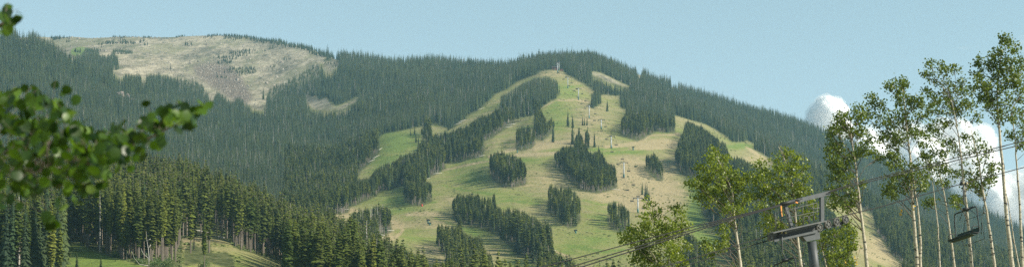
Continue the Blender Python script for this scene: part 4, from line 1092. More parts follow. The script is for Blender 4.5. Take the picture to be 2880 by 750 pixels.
def build_chair(grip, label, flip=1):
    """a chair hung from the rope at grip"""
    e = empty('chairlift_chair', grip, label, 'lift chair', 'near chairs on the haul rope')
    A = Nn; Fw = -E; Zu = Vector((0, 0, 1))
    def p(a, f, z_):
        if z_ < -1.2: f -= .30; a *= .84; z_ = -1.2 + (z_ + 1.2) * 1.20 + .17 * a
        return A * a + Fw * f + Zu * z_
    def part(mb, nm, m_, sm=True, par=None): return mb.build(nm, m_, par or e, sm)
    b = MB(); b.bar(p(.06, -.22, .0), p(.06, .22, -.04), .12, .12); b.tube([p(.16, .12, .05), p(.02, .12, .05)], .09, 10); g = part(b, 'grip', M_STEELD, False)
    b = MB(); b.tube([p(.22, -.14, .02), p(.16, -.14, .02)], .06, 12); b.tube([p(.22, .12, .02), p(.16, .12, .02)], .05, 12); part(b, 'guide_wheel', M_CREAM, True, g)
    b = MB(); b.tube([p(.05, 0, -.05), p(.08, 0, -.5), p(.08, 0, -1.0), p(.03, .05, -1.25), p(-.05, .12, -1.34)], .038, 9); part(b, 'hanger', M_STEEL)
    b = MB(); b.tube([p(-.98, .10, -1.40), p(.98, .10, -1.40)], .04, 8); b.tube([p(-.45, -.12, -1.30), p(.45, -.12, -1.30)], .025, 6)
    b.box(p(0, .06, -1.36), (.16, .13, .08)); part(b, 'top_bar', M_STEELD)
    for s_ in (-1, 1):
        b = MB(); b.tube([p(s_ * .9, .10, -1.40), p(s_ * 1.0, .10, -1.44), p(s_ * 1.05, .08, -1.55), p(s_ * 1.08, .0, -2.1), p(s_ * 1.10, -.06, -2.50), p(s_ * 1.10, .0, -2.62), p(s_ * 1.10, .5, -2.60)], .03, 8); part(b, 'side_frame', M_STEELD)
        b = MB(); b.tube([p(s_ * 1.06, -.02, -2.3), p(s_ * 1.08, .35, -2.32), p(s_ * 1.08, .48, -2.42), p(s_ * 1.08, .45, -2.58)], .026, 7); part(b, 'armrest', M_STEELD)
        b = MB(); b.tube([p(s_ * .3, .06, -1.40), p(s_ * .78, -.10, -1.72)], .018, 6); part(b, 'brace', M_STEELD)
    # seat pan and backrest, curved slabs
    for nm, prof in (('seat', [(-.04, -2.58), (.10, -2.66), (.30, -2.66), (.48, -2.60), (.55, -2.66)]), ('backrest', [(-.04, -2.60), (-.08, -2.52), (-.12, -2.42), (-.15, -2.32)])):
        b = MB(); vs = []; n = len(prof)
        for (f, z_) in prof:
            for a in (-1.04, 1.04):
                for dz in (0, .05):
                    vs.append(p(a, f - (dz if nm == 'backrest' else 0), z_ - (dz if nm == 'seat' else 0)))
        fs = []
        for i in range(n - 1):
            q = i * 4; r = q + 4
            fs += [(q, q + 2, r + 2, r), (q + 1, r + 1, r + 3, q + 3), (q, r, r + 1, q + 1), (q + 2, q + 3, r + 3, r + 2)]
        fs += [(0, 1, 3, 2), ((n - 1) * 4, (n - 1) * 4 + 2, (n - 1) * 4 + 3, (n - 1) * 4 + 1)]
        b.add(vs, fs); part(b, nm, M_GREENSEAT, False)
    b = MB(); b.tube([p(-1.0, .57, -2.63), p(1.0, .57, -2.63)], .035, 8); part(b, 'seat_edge', M_STEELD)
    b = MB(); q = -.42
    b.tube([p(.82, q, -2.62), p(.9, q, -1.72), p(-.72, q, -1.72), p(-.86, q, -2.55)], .018, 6)
    b.tube([p(.86, q, -2.0), p(1.0, q - .1, -2.85), p(-.9, q - .1, -2.85), p(-.95, q, -2.6)], .018, 6); part(b, 'safety_bar', M_STEELD)
    b = MB(); b.tube([p(1.05, q, -1.70), p(1.16, q, -1.68)], .055, 8); part(b, 'bar_knob', M_GALV)
    return e
ch1 = build_chair(c7p(2112, 44, .1), 'empty dark green chair hanging in front of the right aspen trunks')
ch2 = ch1.copy(); link(ch2); ch2.location = k5(188, 404, .3); ch2['label'] = 'chair entering at the bottom edge below the left end of the near tower'
for ch in list(ch1.children):
    o = ch.copy(); link(o); o.parent = ch2
    for g_ in ch.children:
        oo = g_.copy(); link(oo); oo.parent = o

# ------------------------------------------------------------------ aspens
def leaf_cloud(name, centers, n_per, spread, size, m_, parent, seed, gon=4, varbias=0.0, origin=Vector((0, 0, 0)), droop=0.0, cap=None):
    r = np.random.default_rng(seed)
    cts = np.repeat(np.asarray(centers, float), n_per, axis=0)
    n = len(cts)
    pos = cts + r.normal(0, 1, (n, 3)) * np.asarray(spread)
    sz = size * r.uniform(.65, 1.25, n)
    nv = r.normal(0, 1, (n, 3)); nv[:, 2] *= .8; nv /= np.linalg.norm(nv, axis=1)[:, None]
    ref = r.normal(0, 1, (n, 3)); a = np.cross(nv, ref); a /= np.linalg.norm(a, axis=1)[:, None]; b = np.cross(nv, a)
    Vs = []
    for k in range(gon):
        t = 2 * math.pi * k / gon
        rr = 1.0
        if gon > 4: rr = (1.12 if k == 0 else (0.88 if k in (gon // 2,) else 1.0))
        Vs.append(pos + (a * math.cos(t) * rr + b * math.sin(t) * (.85 if gon == 4 else .95)) * sz[:, None] / 2)
    Vv = np.stack(Vs, 1).reshape(-1, 3) - np.asarray(origin)
    o = quads_obj(name, Vv, np.arange(n * gon).reshape(n, gon), [m_], parent)
    at_ = o.data.attributes.new('leafvar', 'FLOAT', 'FACE')
    at_.data.foreach_set('value', np.clip(r.beta(2, 2.4, n) + varbias, 0, 1).astype(np.float32))
    return o

def aspen(label, trunk, r0, blobs, Yd, seed, dens=1.0, leafn=32, leafsz=.12, group='aspens behind the near lift', extra=(), trunks=None, bare=(), lm=None):
    """trunk: picture points from the bottom up; blobs: (px,py,r px) leafy masses, all set at their own depth around Yd"""
    r = random.Random(seed); s = Yd / F
    def W(px_, py_, dy=0.0): return Vector(((px_ - 1440) / F * (Yd + dy), Yd + dy, (HPY - py_) / F * (Yd + dy)))
    bx = trunk[0][0] + (trunk[0][0] - trunk[1][0]) * .9; gx = (bx - 1440) / F * Yd
    base = Vector((gx, Yd, float(H([gx], [Yd])[0])))
    e = empty('aspen_tree', base, label, 'tree', group)
    allt = [trunk] + list(trunks or [])
    path0 = None
    for ti, tr in enumerate(allt):
        pts = [base + Vector((ti * .5, 0, -.3))] + [W(*q_) for q_ in tr]
        dense = []
        for i in range(len(pts) - 1):
            for k in range(5):
                t = k / 5; p = pts[i].lerp(pts[i + 1], t)
                if i or k: p = p + Vector((r.uniform(-.025, .025), r.uniform(-.04, .04), 0))
                dense.append(p)
        dense.append(pts[-1]); n = len(dense)
        # Catmull-like smoothing
        sm = [dense[0]] + [(dense[i - 1] + dense[i] * 2 + dense[i + 1]) / 4 for i in range(1, n - 1)] + [dense[-1]]
        zt = sm[-1].z - sm[0].z
        rad = [.88 * r0 * (.85 if ti else 1) * (1.18 - 1.05 * ((p.z - sm[0].z) / zt) ** 1.15) * r.uniform(.96, 1.04) for p in sm]
        rad = [max(.02, q_) for q_ in rad]
        b = MB(); b.tube([p - base for p in sm], rad, 12); b.build('trunk', M_ASPEN, e, True)
        if ti == 0: path0 = (sm, rad)
    sm, rad = path0
    centers = []; bi = 0
    zmax = max(p.z for p in sm)
    for (bxp, byp, br) in blobs:
        dy = r.uniform(-1, 1) * 1.3
        c_ = W(bxp, byp, dy); R = br * s
        # limb from the stem to the blob
        att = [p for p in sm if p.z < c_.z - .15 * R] or [sm[-3]]
        st = min(att, key=lambda p: abs(c_.z - p.z - .6 * (c_ - p).to_2d().length - .4))
        i_ = sm.index(st); rr = max(.018, rad[i_] * .36)
        mid = st.lerp(c_, .5) + Vector((r.uniform(-.2, .2), r.uniform(-.2, .2), r.uniform(-.1, .3)))
        b = MB(); b.tube([st - base, mid - base, c_ - base], [rr, rr * .6, .014], 6)
        m_tw = max(3, int(br * br * .0115 * dens))
        tips = []
        for k in range(m_tw):
            while True:
                d = Vector((r.uniform(-1, 1), r.uniform(-1, 1), r.uniform(-1, 1)))
                if .2 < d.length < 1: break
            d *= (d.length ** -.25)
            tip = c_ + Vector((d.x * R, d.y * R * .85, d.z * R)); tips.append(tip)
            if k % 2 == 0:
                stt = mid.lerp(c_, r.random()); q_ = stt.lerp(tip, .55) + Vector((0, 0, r.uniform(-.1, .12)))
                b.tube([stt - base, q_ - base, tip - base], [.014, .010, .005], 4, cap=False)
        b.build('branch', M_ASPEN if rr > .045 else M_TWIG, e, True)
        centers += [tuple(t) for t in tips]; bi += 1
    for pts in bare:       # leafless limbs
        b = MB(); pp = [W(*q_) - base for q_ in pts]; b.tube(pp, [(.045 if len(pts) > 3 and pts[0][0] < 2500 else .024) * (1 - .8 * k / (len(pp) - 1)) for k in range(len(pp))], 6); b.build('bare_branch', M_SNAG if len(pts) > 3 and pts[0][0] < 2500 else M_TWIG, e, True)
    if centers:
        o = leaf_cloud('crown', centers, leafn, (.16, .16, .13), leafsz, lm or M_LEAF, e, seed, 5, 0.0, base)
    return e

def sc9(*p): return [(2400 + x / 1.7896, 50 + y / 1.7896, r_ / 1.7896) for x, y, r_ in p]
def sc8(*p): return [(1920 + x / S, 250 + y / S, r_ / S) for x, y, r_ in p]
def sc7(*p): return [(1920 + x / S, 500 + y / S, r_ / S) for x, y, r_ in p]
def sc6(*p): return [(1500 + x / S, 350 + y / S, r_ / S) for x, y, r_ in p]
def sd8(*p): return [(1440 + x / 1.7896, 375 + y / 1.7896, r_ / 1.7896) for x, y, r_ in p]

aspen('leafy young aspen at the bottom edge, leftmost of all the aspens', [(1893, 760), (1884, 700), (1868, 660), (1855, 625)], .14,
      sd8((700, 360, 28), (740, 400, 36), (690, 430, 40), (650, 470, 42), (820, 370, 30), (830, 420, 34), (780, 450, 45), (610, 480, 34), (580, 530, 30), (650, 540, 55), (740, 520, 58), (820, 500, 48), (620, 600, 45), (700, 610, 55), (790, 600, 55), (850, 570, 40), (660, 660, 40), (850, 660, 40), (880, 470, 20), (560, 520, 22), (750, 680, 45)), 106, 101,
      trunks=[[(1850, 760), (1845, 725), (1825, 700)]], dens=1.25, lm=M_LEAFY)
aspen('narrow topped aspen left of the near lift tower, second aspen from the left', [(2084, 760), (2077, 700), (2067, 623), (2062, 590), (2060, 540), (2040, 490), (2015, 440)], .17,
      sc6((1380, 200, 28), (1400, 250, 48), (1440, 245, 30), (1350, 250, 24), (1300, 310, 45), (1250, 310, 24), (1370, 330, 60), (1440, 330, 50), (1300, 400, 62), (1380, 420, 70), (1470, 410, 70), (1540, 400, 62), (1580, 440, 50), (1230, 445, 40), (1180, 445, 22), (1270, 500, 60), (1370, 510, 70), (1470, 500, 72), (1560, 500, 66), (1240, 555, 44), (1320, 580, 52), (1440, 590, 66), (1530, 600, 62), (1590, 570, 40), (1620, 520, 26), (1480, 655, 55), (1550, 650, 40))
      + sc7((290, 380, 42), (320, 420, 34), (350, 345, 34), (170, 480, 26), (185, 520, 36), (190, 580, 30), (290, 480, 44), (330, 510, 30), (265, 540, 34)), 107, 102,
      dens=1.15, lm=M_LEAFY, bare=[((2062, 618), (2055, 620), (2040, 632), (2020, 668)), ((2078, 680), (2086, 640), (2082, 622))])
aspen('aspen behind the near lift tower with a dead grey leader above its crown', [(2254, 760), (2246, 690), (2237, 612), (2233, 560), (2228, 520), (2215, 470), (2200, 430), (2189, 412)], .16,
      sc6((1700, 320, 46), (1660, 380, 36), (1730, 350, 38), (1900, 215, 34), (1960, 230, 50), (2000, 280, 50), (1840, 270, 42), (1880, 320, 50), (1960, 330, 62), (2040, 350, 44), (2060, 420, 46), (1820, 370, 56), (1740, 430, 60), (1690, 470, 46), (1850, 440, 70), (1980, 430, 66), (1770, 520, 66), (1690, 540, 40), (1860, 540, 66), (1960, 520, 66), (2050, 490, 50), (2020, 580, 46), (1900, 600, 50))
      + sc7((600, 235, 38), (650, 260, 44), (610, 300, 40), (680, 320, 50), (620, 370, 46), (700, 370, 44), (750, 380, 28), (640, 410, 26), (960, 200, 50), (1000, 230, 34), (900, 260, 36), (960, 270, 30), (880, 330, 24)), 108, 103,
      dens=1.15, lm=M_LEAFY, bare=[((2228, 528), (2222, 516), (2206, 508), (2190, 503)), ((2205, 440), (2196, 415), (2189, 400)), ((2256, 720), (2262, 690), (2258, 672))])
aspen('low leafy aspen behind the near tower pole, lower right of it', [(2330, 770), (2312, 700), (2304, 665), (2296, 655)], .12,
      sc7((1060, 420, 40), (1110, 440, 44), (1160, 400, 34), (1210, 360, 46), (1250, 400, 50), (1290, 440, 40), (1180, 450, 56), (1080, 500, 50), (1150, 530, 62), (1240, 510, 62), (1300, 500, 34), (1080, 580, 44), (1150, 610, 58), (1230, 580, 50), (1270, 620, 34), (1120, 660, 44), (1190, 660, 44), (1250, 340, 34)), 111, 104,
      trunks=[[(2352, 770), (2345, 720), (2340, 690)]], dens=1.15, lm=M_LEAFY)
aspen('slim aspen just right of the near lift tower, bare twigs on top', [(2440, 760), (2433, 700), (2427, 650), (2420, 590), (2412, 519), (2407, 470), (2397, 410), (2393, 370), (2392, 340)], .17,
      sc8((1330, 155, 34), (1290, 190, 44), (1350, 200, 30), (1230, 210, 44), (1170, 210, 26), (1250, 260, 60), (1320, 260, 50), (1190, 270, 50), (1140, 290, 34), (1220, 320, 64), (1300, 320, 62), (1380, 300, 46), (1350, 350, 46), (1150, 340, 44), (1110, 330, 20), (1180, 400, 46), (1130, 430, 46), (1090, 460, 34), (1160, 470, 58), (1110, 510, 46), (1200, 500, 50), (1240, 540, 56), (1310, 500, 26), (1180, 560, 62), (1110, 590, 44), (1240, 610, 60), (1160, 640, 60), (1380, 430, 40), (1330, 450, 34), (1430, 470, 36), (1480, 520, 26), (1360, 490, 26), (1410, 370, 26))
      + sc7((1150, 10, 40), (1250, 0, 50), (1370, 40, 26), (1150, 110, 44), (1200, 90, 50), (1270, 110, 56), (1120, 160, 36), (1180, 170, 56), (1260, 180, 50), (1300, 150, 30), (1130, 210, 34), (1220, 220, 40), (1260, 225, 26), (1100, 80, 24)), 110, 105,
      bare=[((2400, 400), (2385, 330), (2380, 318)), ((2393, 350), (2383, 296), (2380, 292)), ((2396, 372), (2364, 325), (2360, 322))])
aspen('twin stemmed tall aspen with a wide crown, right of the slim aspen by the tower', [(2580, 760), (2575, 680), (2568, 600), (2563, 500), (2559, 436), (2552, 380), (2545, 310), (2538, 250)], .18,
      sc9((245, 310, 16), (240, 345, 22), (200, 335, 26), (170, 345, 16), (200, 380, 34), (265, 345, 14), (110, 425, 30), (80, 460, 30), (140, 440, 36), (90, 405, 12), (210, 430, 46), (270, 410, 36), (310, 400, 26), (340, 420, 20), (300, 450, 42), (250, 480, 50), (180, 500, 46), (120, 510, 34), (340, 490, 40), (160, 560, 46), (220, 550, 50), (290, 540, 50), (350, 560, 44), (200, 620, 50), (260, 610, 50), (330, 620, 50), (150, 630, 34), (180, 670, 40), (60, 500, 22), (390, 620, 30))
      + sc8((1580, 560, 60), (1650, 580, 60), (1780, 570, 60), (1600, 640, 60), (1700, 640, 60), (1800, 640, 60), (1860, 600, 40), (1550, 500, 34)) + sc7((1560, 30, 60), (1530, 90, 44), (1600, 90, 56), (1640, 60, 50), (1790, 50, 50), (1830, 80, 34), (1580, 140, 30), (1820, 30, 40), (1690, 60, 40)), 112, 106,
      trunks=[[(2588, 760), (2590, 690), (2583, 600), (2576, 550), (2571, 510), (2566, 480), (2562, 440)]], dens=.92)
aspen('thin crooked aspen stem between the twin aspen and the chair', [(2643, 760), (2641, 700), (2638, 640), (2632, 590), (2622, 510), (2613, 474), (2606, 450)], .10,
      sc8((1830, 540, 40), (1870, 560, 44), (1820, 490, 36), (1880, 490, 44)), 114, 107, bare=[((2668, 572), (2655, 565), (2640, 568), (2600, 590), (2588, 622)), ((2668, 580), (2650, 572), (2636, 574))])
aspen('aspen stem left of the chair, carrying a small leafy middle', [(2686, 760), (2678, 700), (2668, 630), (2660, 570), (2650, 519), (2640, 480), (2628, 444), (2620, 420)], .13,
      sc8((1940, 470, 50), (1980, 520, 50), (1920, 560, 44), (2000, 590, 40), (1950, 620, 40)) + sc7((1870, 170, 26), (1850, 195, 22), (1910, 30, 34), (1990, 30, 34)), 115, 108)
aspen('tall aspen directly behind the hanging chair', [(2734, 760), (2729, 700), (2724, 640), (2717, 570), (2710, 519), (2706, 481), (2699, 399), (2688, 339), (2675, 280)], .16,
      sc9((385, 235, 16), (365, 285, 18), (430, 250, 24), (470, 270, 26), (400, 300, 22), (440, 310, 36), (510, 265, 20), (380, 360, 26), (400, 410, 34), (450, 380, 44), (510, 340, 46), (560, 330, 30), (560, 390, 46), (500, 420, 50), (440, 450, 46), (390, 470, 34), (550, 460, 50), (490, 500, 50), (420, 530, 44), (590, 440, 34), (600, 510, 34))
      + sc8((1950, 330, 40), (2020, 410, 50), (1980, 410, 40), (2080, 480, 50), (2130, 340, 40)) + sc7((2060, 190, 34), (2090, 160, 26), (2050, 160, 16), (2170, 30, 30)), 116, 109)
aspen('leaning wavy aspen right of the hanging chair', [(2799, 760), (2792, 710), (2783, 650), (2776, 600), (2768, 560), (2763, 530), (2755, 466), (2742, 410), (2728, 350)], .16,
      sc8((2200, 400, 50), (2260, 440, 50), (2180, 470, 44), (2300, 510, 50), (2240, 540, 50), (2330, 570, 44), (2100, 600, 50), (2160, 620, 50), (2350, 620, 40), (2310, 640, 50), (2050, 640, 30), (2260, 640, 46))
      + sc7((2180, 20, 40), (2240, 60, 34), (2300, 40, 50), (2330, 20, 34), (2200, 80, 34), (2260, 110, 26), (2140, 60, 26)), 118, 110,
      bare=[((2768, 575), (2765, 600), (2745, 590), (2742, 588))])
aspen('tallest aspen, its crown reaching near the top edge at the right', [(2848, 760), (2840, 690), (2832, 620), (2822, 500), (2814, 399), (2807, 324), (2803, 269), (2812, 190), (2818, 140)], .19,
      sc9((755, 95, 14), (745, 130, 22), (790, 135, 26), (725, 165, 26), (770, 180, 34), (815, 150, 16), (700, 200, 34), (650, 225, 26), (620, 235, 14), (840, 220, 22), (800, 220, 34), (740, 230, 46), (680, 260, 46), (620, 280, 24), (850, 270, 34), (790, 280, 46), (730, 300, 50), (660, 320, 50), (610, 330, 30), (840, 330, 40), (780, 350, 50), (710, 370, 50), (650, 390, 44), (840, 400, 40), (770, 420, 46), (700, 430, 44), (600, 375, 26), (800, 480, 40), (740, 490, 44), (660, 450, 24)), 113, 111, dens=1.1)
aspen('thin bare aspen stem close beside the tallest aspen', [(2868, 760), (2856, 700), (2846, 640), (2836, 570), (2829, 537), (2826, 500), (2824, 460)], .09, (), 116, 112, bare=[((2836, 575), (2830, 540), (2832, 520)), ((2858, 700), (2846, 670), (2832, 655))])
aspen('rightmost aspen, forked above the cables, at the right edge', [(2876, 760), (2873, 680), (2868, 575), (2863, 500), (2858, 440), (2855, 399), (2848, 330), (2843, 300)], .15,
      sc9((830, 520, 34), (859, 470, 34), (800, 580, 40), (850, 590, 34), (880, 550, 40), (890, 430, 40), (900, 620, 40), (890, 350, 40), (830, 650, 30), (910, 250, 40)), 115, 113, trunks=[[(2878, 500), (2872, 430), (2875, 380)]] if False else None)
# clumps of yellow leaves low on the aspens
for (yx, yy_, n_, lab) in ((2533, 597, 10, 'small hanging clump of yellow leaves left of the twin aspen'), (2408, 735, 9, 'small clump of yellow leaves at the foot of the slim aspen'), (2378, 745, 7, 'few yellow leaves at the bottom edge under the low leafy aspen'), (2573, 588, 5, 'few yellow leaves on the twin aspen stem')):
    c_ = Vector(((yx - 1440) / F * 109, 109, (HPY - yy_) / F * 109))
    e = empty('yellow_sprig', c_, lab, 'sprig')
    leaf_cloud('leaves', [tuple(c_)], n_, (.06, .06, .16), .11, M_YELLOW, e, int(yx), 5, 0, c_)
    b = MB(); b.tube([(0, 0, -.25), (.03, 0, .1), (.4, .8, .9)], [.006, .008, .012], 4); b.build('twig', M_TWIG, e)

# bushes by the meadow on the near hill
for (bxp, byp, hpx, wpx, lab) in ((205, 678, 46, 46, 'round grey green bush at the upper left corner of the left meadow'), (437, 752, 30, 40, 'broad pale green bush at the right end of the left meadow'), (392, 742, 18, 24, 'small green bush beside the white dead tree'),
                                   (470, 757, 34, 30, 'pale green bush between the two meadows at the bottom edge'), (575, 752, 22, 34, 'grey green bush in the young trees of the lower meadow'), (323, 722, 12, 14, 'small bush on the edge of the left meadow')):
    q = at(bxp, byp, 400, 700); s_ = q.y / F; r = random.Random(int(bxp))
    e = empty('bush', q, lab, 'bush')
    cs = []
    b = MB()
    for k in range(26):
        a = r.random() * 6.28; d = math.sqrt(r.random()); hh = r.uniform(.15, 1) * math.sqrt(max(0, 1 - d * d * .8))
        p_ = Vector((math.cos(a) * d * wpx * s_ / 2, math.sin(a) * d * wpx * s_ / 2, hh * hpx * s_)); cs.append(tuple(p_))
        if k % 3 == 0: b.tube([(0, 0, -.1), p_ * .5 + Vector((0, 0, .2)), p_], [.05, .03, .012], 4)
    b.build('stems', M_TWIG, e)
    leaf_cloud('foliage', cs, 26, (.38, .38, .34), .22, M_BUSH, e, int(bxp), 5)

# ------------------------------------------------------------------ out of focus aspen close on the left, its stem stands outside the picture
YN = 8.0
def NW(px_, py_, y=YN): return Vector(((px_ - 1440) / F * y, y, (HPY - py_) / F * y))
nb = NW(-420, 1150 + 1500); nb.z = float(H([nb.x], [nb.y])[0])
e = empty('aspen_tree', nb, 'blurred close aspen reaching in from the left edge with big round leaves', 'tree')
b = MB(); st = [nb + Vector((0, 0, -.2)), nb + Vector((.05, 0, 1.5)), NW(-430, 420), NW(-400, -100), NW(-420, -500)]
b.tube([p - nb for p in st], [.11, .10, .07, .05, .03], 12); b.build('trunk', M_ASPEN, e, True)
r = random.Random(77)
BL = [(30, 290, 34, 7), (95, 285, 36, 9), (160, 300, 36, 9), (20, 350, 40, 10), (80, 360, 44, 12), (150, 365, 44, 12), (215, 370, 40, 11), (30, 430, 44, 11), (100, 430, 46, 12), (175, 430, 46, 12), (245, 420, 44, 12), (300, 400, 36, 9), (350, 390, 32, 8), (395, 380, 30, 8), (430, 350, 26, 6), (470, 325, 26, 6), (510, 330, 26, 6), (545, 322, 22, 4), (440, 400, 22, 4), (30, 500, 44, 9), (95, 500, 44, 10), (165, 500, 44, 10), (230, 480, 40, 9), (280, 465, 36, 9), (330, 445, 34, 7), (375, 430, 26, 4), (200, 545, 36, 6), (260, 520, 26, 4), (60, 545, 30, 5), (10, 560, 24, 3), (115, 600, 16, 2), (140, 615, 22, 3), (85, 612, 10, 1), (155, 236, 5, 1), (95, 250, 9, 1), (193, 322, 14, 2), (345, 348, 10, 1), (405, 325, 12, 1), (415, 300, 10, 1), (505, 290, 12, 1), (10, 270, 12, 2), (562, 312, 14, 4), (572, 300, 8, 1), (530, 345, 14, 3)]
branch_pts = [NW(-410, 520), NW(-200, 500), NW(0, 482), NW(150, 478), NW(280, 452), NW(400, 398), NW(480, 358), NW(560, 318)]
def blurry_branch(name_pts, blobs, seed):
    b = MB(); b.tube([p - nb for p in name_pts], [.011 * (1 - .8 * k / (len(name_pts) - 1)) for k in range(len(name_pts))], 8)
    rr = np.random.default_rng(seed); pos = []
    for (x_, y_, s_, n_) in blobs:
        for k in range(int(n_ * 2.5 + .4) if n_ > 2 else n_):
            dy = rr.uniform(-.55, .55); yk = YN + dy
            P_ = NW(x_ + rr.normal(0, s_ * .55), y_ + rr.normal(0, s_ * .55), yk); pos.append(P_)
            near_ = min(name_pts, key=lambda p: (p - P_).length)
            j = name_pts.index(near_); near_ = name_pts[max(0, j - 1)].lerp(near_, rr.uniform(.3, 1))
            mid = near_.lerp(P_, .6) + Vector((0, 0, .02))
            if k % 5 == 0: b.tube([near_ - nb, mid - nb, P_ - nb + Vector((0, 0, .02))], [.0022, .0015, .0008], 4)
    bo = b.build('branch', M_TWIG, e, True)
    P_ = np.array([tuple(p) for p in pos]); n = len(P_); gon = 12
    nv = rr.normal(0, 1, (n, 3)); nv[:, 1] = nv[:, 1] * 1.3 - .4; nv /= np.linalg.norm(nv, axis=1)[:, None]
    ref = rr.normal(0, 1, (n, 3)); a = np.cross(nv, ref); a /= np.linalg.norm(a, axis=1)[:, None]; bb = np.cross(nv, a)
    sz = rr.uniform(.036, .053, n)
    Vs = [P_ + nv * sz[:, None] * .06]
    for k in range(gon):
        t = 2 * math.pi * k / gon; q_ = 1.12 if k == 0 else (.92 if k == gon // 2 else 1.0)
        Vs.append(P_ + (a * math.cos(t) * q_ + bb * math.sin(t) * .96) * sz[:, None] / 2)
    Vv = np.stack(Vs, 1).reshape(-1, 3) - np.array(nb)
    fs = np.concatenate([np.stack([np.arange(n) * (gon + 1), np.arange(n) * (gon + 1) + 1 + k, np.arange(n) * (gon + 1) + 1 + (k + 1) % gon], -1) for k in range(gon)])
    o = quads_obj('leaves', Vv, fs, [M_LEAFNEAR], bo, True)
    lv = rr.beta(1.0, 2.7, n)
    at_ = o.data.attributes.new('leafvar', 'FLOAT', 'FACE'); at_.data.foreach_set('value', np.tile(lv, gon).astype(np.float32))
blurry_branch(branch_pts, BL, 5)
blurry_branch([NW(-405, 150), NW(-150, 110), NW(-20, 75), NW(30, 60), NW(55, 50)], [(8, 40, 16, 4), (20, 75, 16, 4), (50, 42, 7, 1), (40, 62, 12, 3), (30, 85, 8, 1), (5, 85, 12, 2)], 6)

# ------------------------------------------------------------------ haze and clouds
hz = MB(); hz.box((0, 1975, 480), (2600, 2425, 500))
M_HAZE = bpy.data.materials.new('haze'); M_HAZE.use_nodes = True
nt = M_HAZE.node_tree; nt.nodes.remove(nt.nodes['Principled BSDF'])
pv = nt.nodes.new('ShaderNodeVolumePrincipled'); pv.inputs['Color'].default_value = (0.42, 0.78, 1.0, 1); pv.inputs['Density'].default_value = HAZE_DENSITY
pv.inputs['Anisotropy'].default_value = 0.2
nt.links.new(pv.outputs[0], nt.nodes['Material Output'].inputs['Volume'])
hz_o = hz.build('haze', M_HAZE); tag(hz_o, 'thin pale blue summer haze over the valley', 'haze', None, 'stuff')

M_CLOUD = mat('cloud_white', (0.92, 0.92, 0.93), 1.0)
t = NT(M_CLOUD); t.b.inputs['Specular IOR Level'].default_value = 0
t.b.inputs['Base Color'].default_value = (.97, .97, .97, 1)
t.b.inputs['Subsurface Weight'].default_value = 1.0; t.b.inputs['Subsurface Radius'].default_value = (1, 1, 1); t.b.inputs['Subsurface Scale'].default_value = 150.0
def cloud(name, Yc_, puffs, lab, seed):
    import bmesh
    r = random.Random(seed); s = Yc_ / F
    cx = sum(p[0] for p in puffs) / len(puffs); cy = sum(p[1] for p in puffs) / len(puffs)
    o0 = Vector(((cx - 1440) * s, Yc_, (HPY - cy) * s))
    bm = bmesh.new()
    for (x_, y_, rr) in puffs:
        m_ = bmesh.new(); bmesh.ops.create_icosphere(m_, subdivisions=5, radius=1)
        c_ = Vector(((x_ - cx) * s, r.uniform(-.6, .6) * rr * s, (cy - y_) * s)); ph = [r.uniform(0, 6) for _ in range(9)]
        for v in m_.verts:
            n = v.co
            d = 0.07 * math.sin(5 * n.x + ph[0]) * math.sin(4.4 * n.y + ph[1] + n.z * 3) + .045 * math.sin(9 * n.z + ph[2]) * math.sin(10 * n.x + ph[3]) + .035 * math.sin(19 * n.x + ph[4]) * math.sin(17 * n.z + ph[5] + 6 * n.y) + .02 * math.sin(37 * n.z + ph[6]) * math.sin(33 * n.x + ph[7])
            v.co = c_ + n * rr * s * (1 + d)
        tmp = bpy.data.meshes.new('t'); m_.to_mesh(tmp); m_.free(); bm.from_mesh(tmp); bpy.data.meshes.remove(tmp)
    me = bpy.data.meshes.new(name); bm.to_mesh(me); bm.free(); me.materials.append(M_CLOUD)
    me.polygons.foreach_set('use_smooth', np.ones(len(me.polygons), bool))
    o = link(bpy.data.objects.new(name, me)); o.location = o0
    rm = o.modifiers.new('merge', 'REMESH'); rm.mode = 'VOXEL'; rm.voxel_size = 1.6 * s; rm.use_smooth_shade = True
    # soft outer vapour round the dense body
    bm = bmesh.new()
    for (x_, y_, rr) in puffs:
        for (gr, sg) in ((1.10, 1), (1.22, 2)):
            m_ = bmesh.new(); bmesh.ops.create_icosphere(m_, subdivisions=3, radius=1)
            off = Vector((r.uniform(-.1, .1), r.uniform(-.1, .1), r.uniform(-.05, .12))) * rr * s
            for v in m_.verts: v.co = Vector(((x_ - cx) * s, 0, (cy - y_) * s)) + off + v.co * rr * s * (gr + .10 * math.sin(7 * v.co.x + x_) * math.sin(6 * v.co.z + y_) + .05 * math.sin(17 * v.co.z + x_))
            tmp = bpy.data.meshes.new('t'); m_.to_mesh(tmp); m_.free(); bm.from_mesh(tmp); bpy.data.meshes.remove(tmp)
    me = bpy.data.meshes.new('vapour_edge'); bm.to_mesh(me); bm.free(); me.materials.append(M_VAP)
    ve = link(bpy.data.objects.new('vapour_edge', me)); ve.parent = o
    rm = ve.modifiers.new('merge', 'REMESH'); rm.mode = 'VOXEL'; rm.voxel_size = 2.5 * s
    return tag(o, lab, 'cloud')
M_VAP = bpy.data.materials.new('cloud_vapour'); M_VAP.use_nodes = True
nt = M_VAP.node_tree; nt.nodes.remove(nt.nodes['Principled BSDF'])
pv = nt.nodes.new('ShaderNodeVolumePrincipled'); pv.inputs['Color'].default_value = (1, 1, 1, 1); pv.inputs['Density'].default_value = 0.006
nt.links.new(pv.outputs[0], nt.nodes['Material Output'].inputs['Volume'])
cloud('cloud', 14000, [(2322, 306, 34), (2350, 300, 26), (2300, 318, 26), (2342, 322, 34), (2310, 340, 40), (2345, 345, 34), (2370, 312, 18), (2290, 345, 26), (2330, 372, 50), (2370, 360, 30)], 'white puffy cloud rising alone behind the right mountain slope', 1)
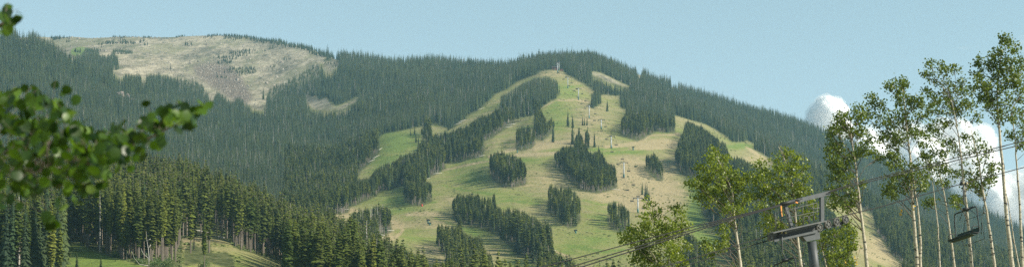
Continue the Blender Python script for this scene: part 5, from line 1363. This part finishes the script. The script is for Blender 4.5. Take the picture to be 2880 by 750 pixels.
cloud('cloud', 16000, [(2440, 400, 40), (2480, 430, 50), (2430, 450, 60), (2510, 400, 34), (2560, 395, 46), (2520, 450, 60), (2600, 415, 54), (2650, 390, 50), (2660, 435, 64), (2700, 375, 34), (2580, 470, 80), (2730, 412, 42), (2760, 388, 36), (2780, 400, 26), (2700, 480, 90), (2760, 470, 50)], 'long bank of white cumulus seen through the aspen crowns', 2)
cloud('cloud', 15000, [(2780, 560, 60), (2750, 520, 44), (2830, 540, 50), (2870, 530, 44), (2900, 560, 70), (2810, 610, 80), (2860, 620, 90), (2930, 520, 50), (2720, 540, 40), (2980, 600, 90)], 'low white cumulus over the right end of the mountain slope', 3)
# thin wisps: very thin closed shells of volume
M_WISP = bpy.data.materials.new('wisp'); M_WISP.use_nodes = True
nt = M_WISP.node_tree; nt.nodes.remove(nt.nodes['Principled BSDF'])
pv = nt.nodes.new('ShaderNodeVolumePrincipled'); pv.inputs['Color'].default_value = (1, 1, 1, 1); pv.inputs['Density'].default_value = 0.0032
nt.links.new(pv.outputs[0], nt.nodes['Material Output'].inputs['Volume'])
def wisp(puffs, lab, seed):
    s = 15000 / F; b = MB(); cx, cy = puffs[0][0], puffs[0][1]
    import bmesh
    bm = bmesh.new(); r = random.Random(seed)
    for (x_, y_, rx_, ry_) in puffs:
        m_ = bmesh.new(); bmesh.ops.create_icosphere(m_, subdivisions=4, radius=1)
        for v in m_.verts:
            n = v.co.copy(); d = 1 + .16 * math.sin(6 * n.x + x_) * math.sin(5 * n.z + y_) + .08 * math.sin(15 * n.x + y_)
            v.co = Vector(((x_ - cx) * s + n.x * rx_ * s * d, n.y * ry_ * s, (cy - y_) * s + n.z * ry_ * s * d))
        tmp = bpy.data.meshes.new('t'); m_.to_mesh(tmp); m_.free(); bm.from_mesh(tmp); bpy.data.meshes.remove(tmp)
    me = bpy.data.meshes.new('cloud'); bm.to_mesh(me); bm.free(); me.materials.append(M_WISP)
    o = link(bpy.data.objects.new('cloud', me)); o.location = ((cx - 1440) * s, 15000, (HPY - cy) * s)
    return tag(o, lab, 'cloud')
wisp([(2868, 135, 24, 10), (2880, 120, 18, 10), (2890, 140, 24, 12)], 'small thin white cloud at the right edge beside the tallest aspen', 4)
wisp([(2712, 136, 22, 4.5), (2752, 133, 8, 3)], 'faint narrow wisp of cloud left of the tallest aspen top', 5)
wisp([(2872, 105, 14, 5)], 'faint wisp above the small cloud at the right edge', 6)
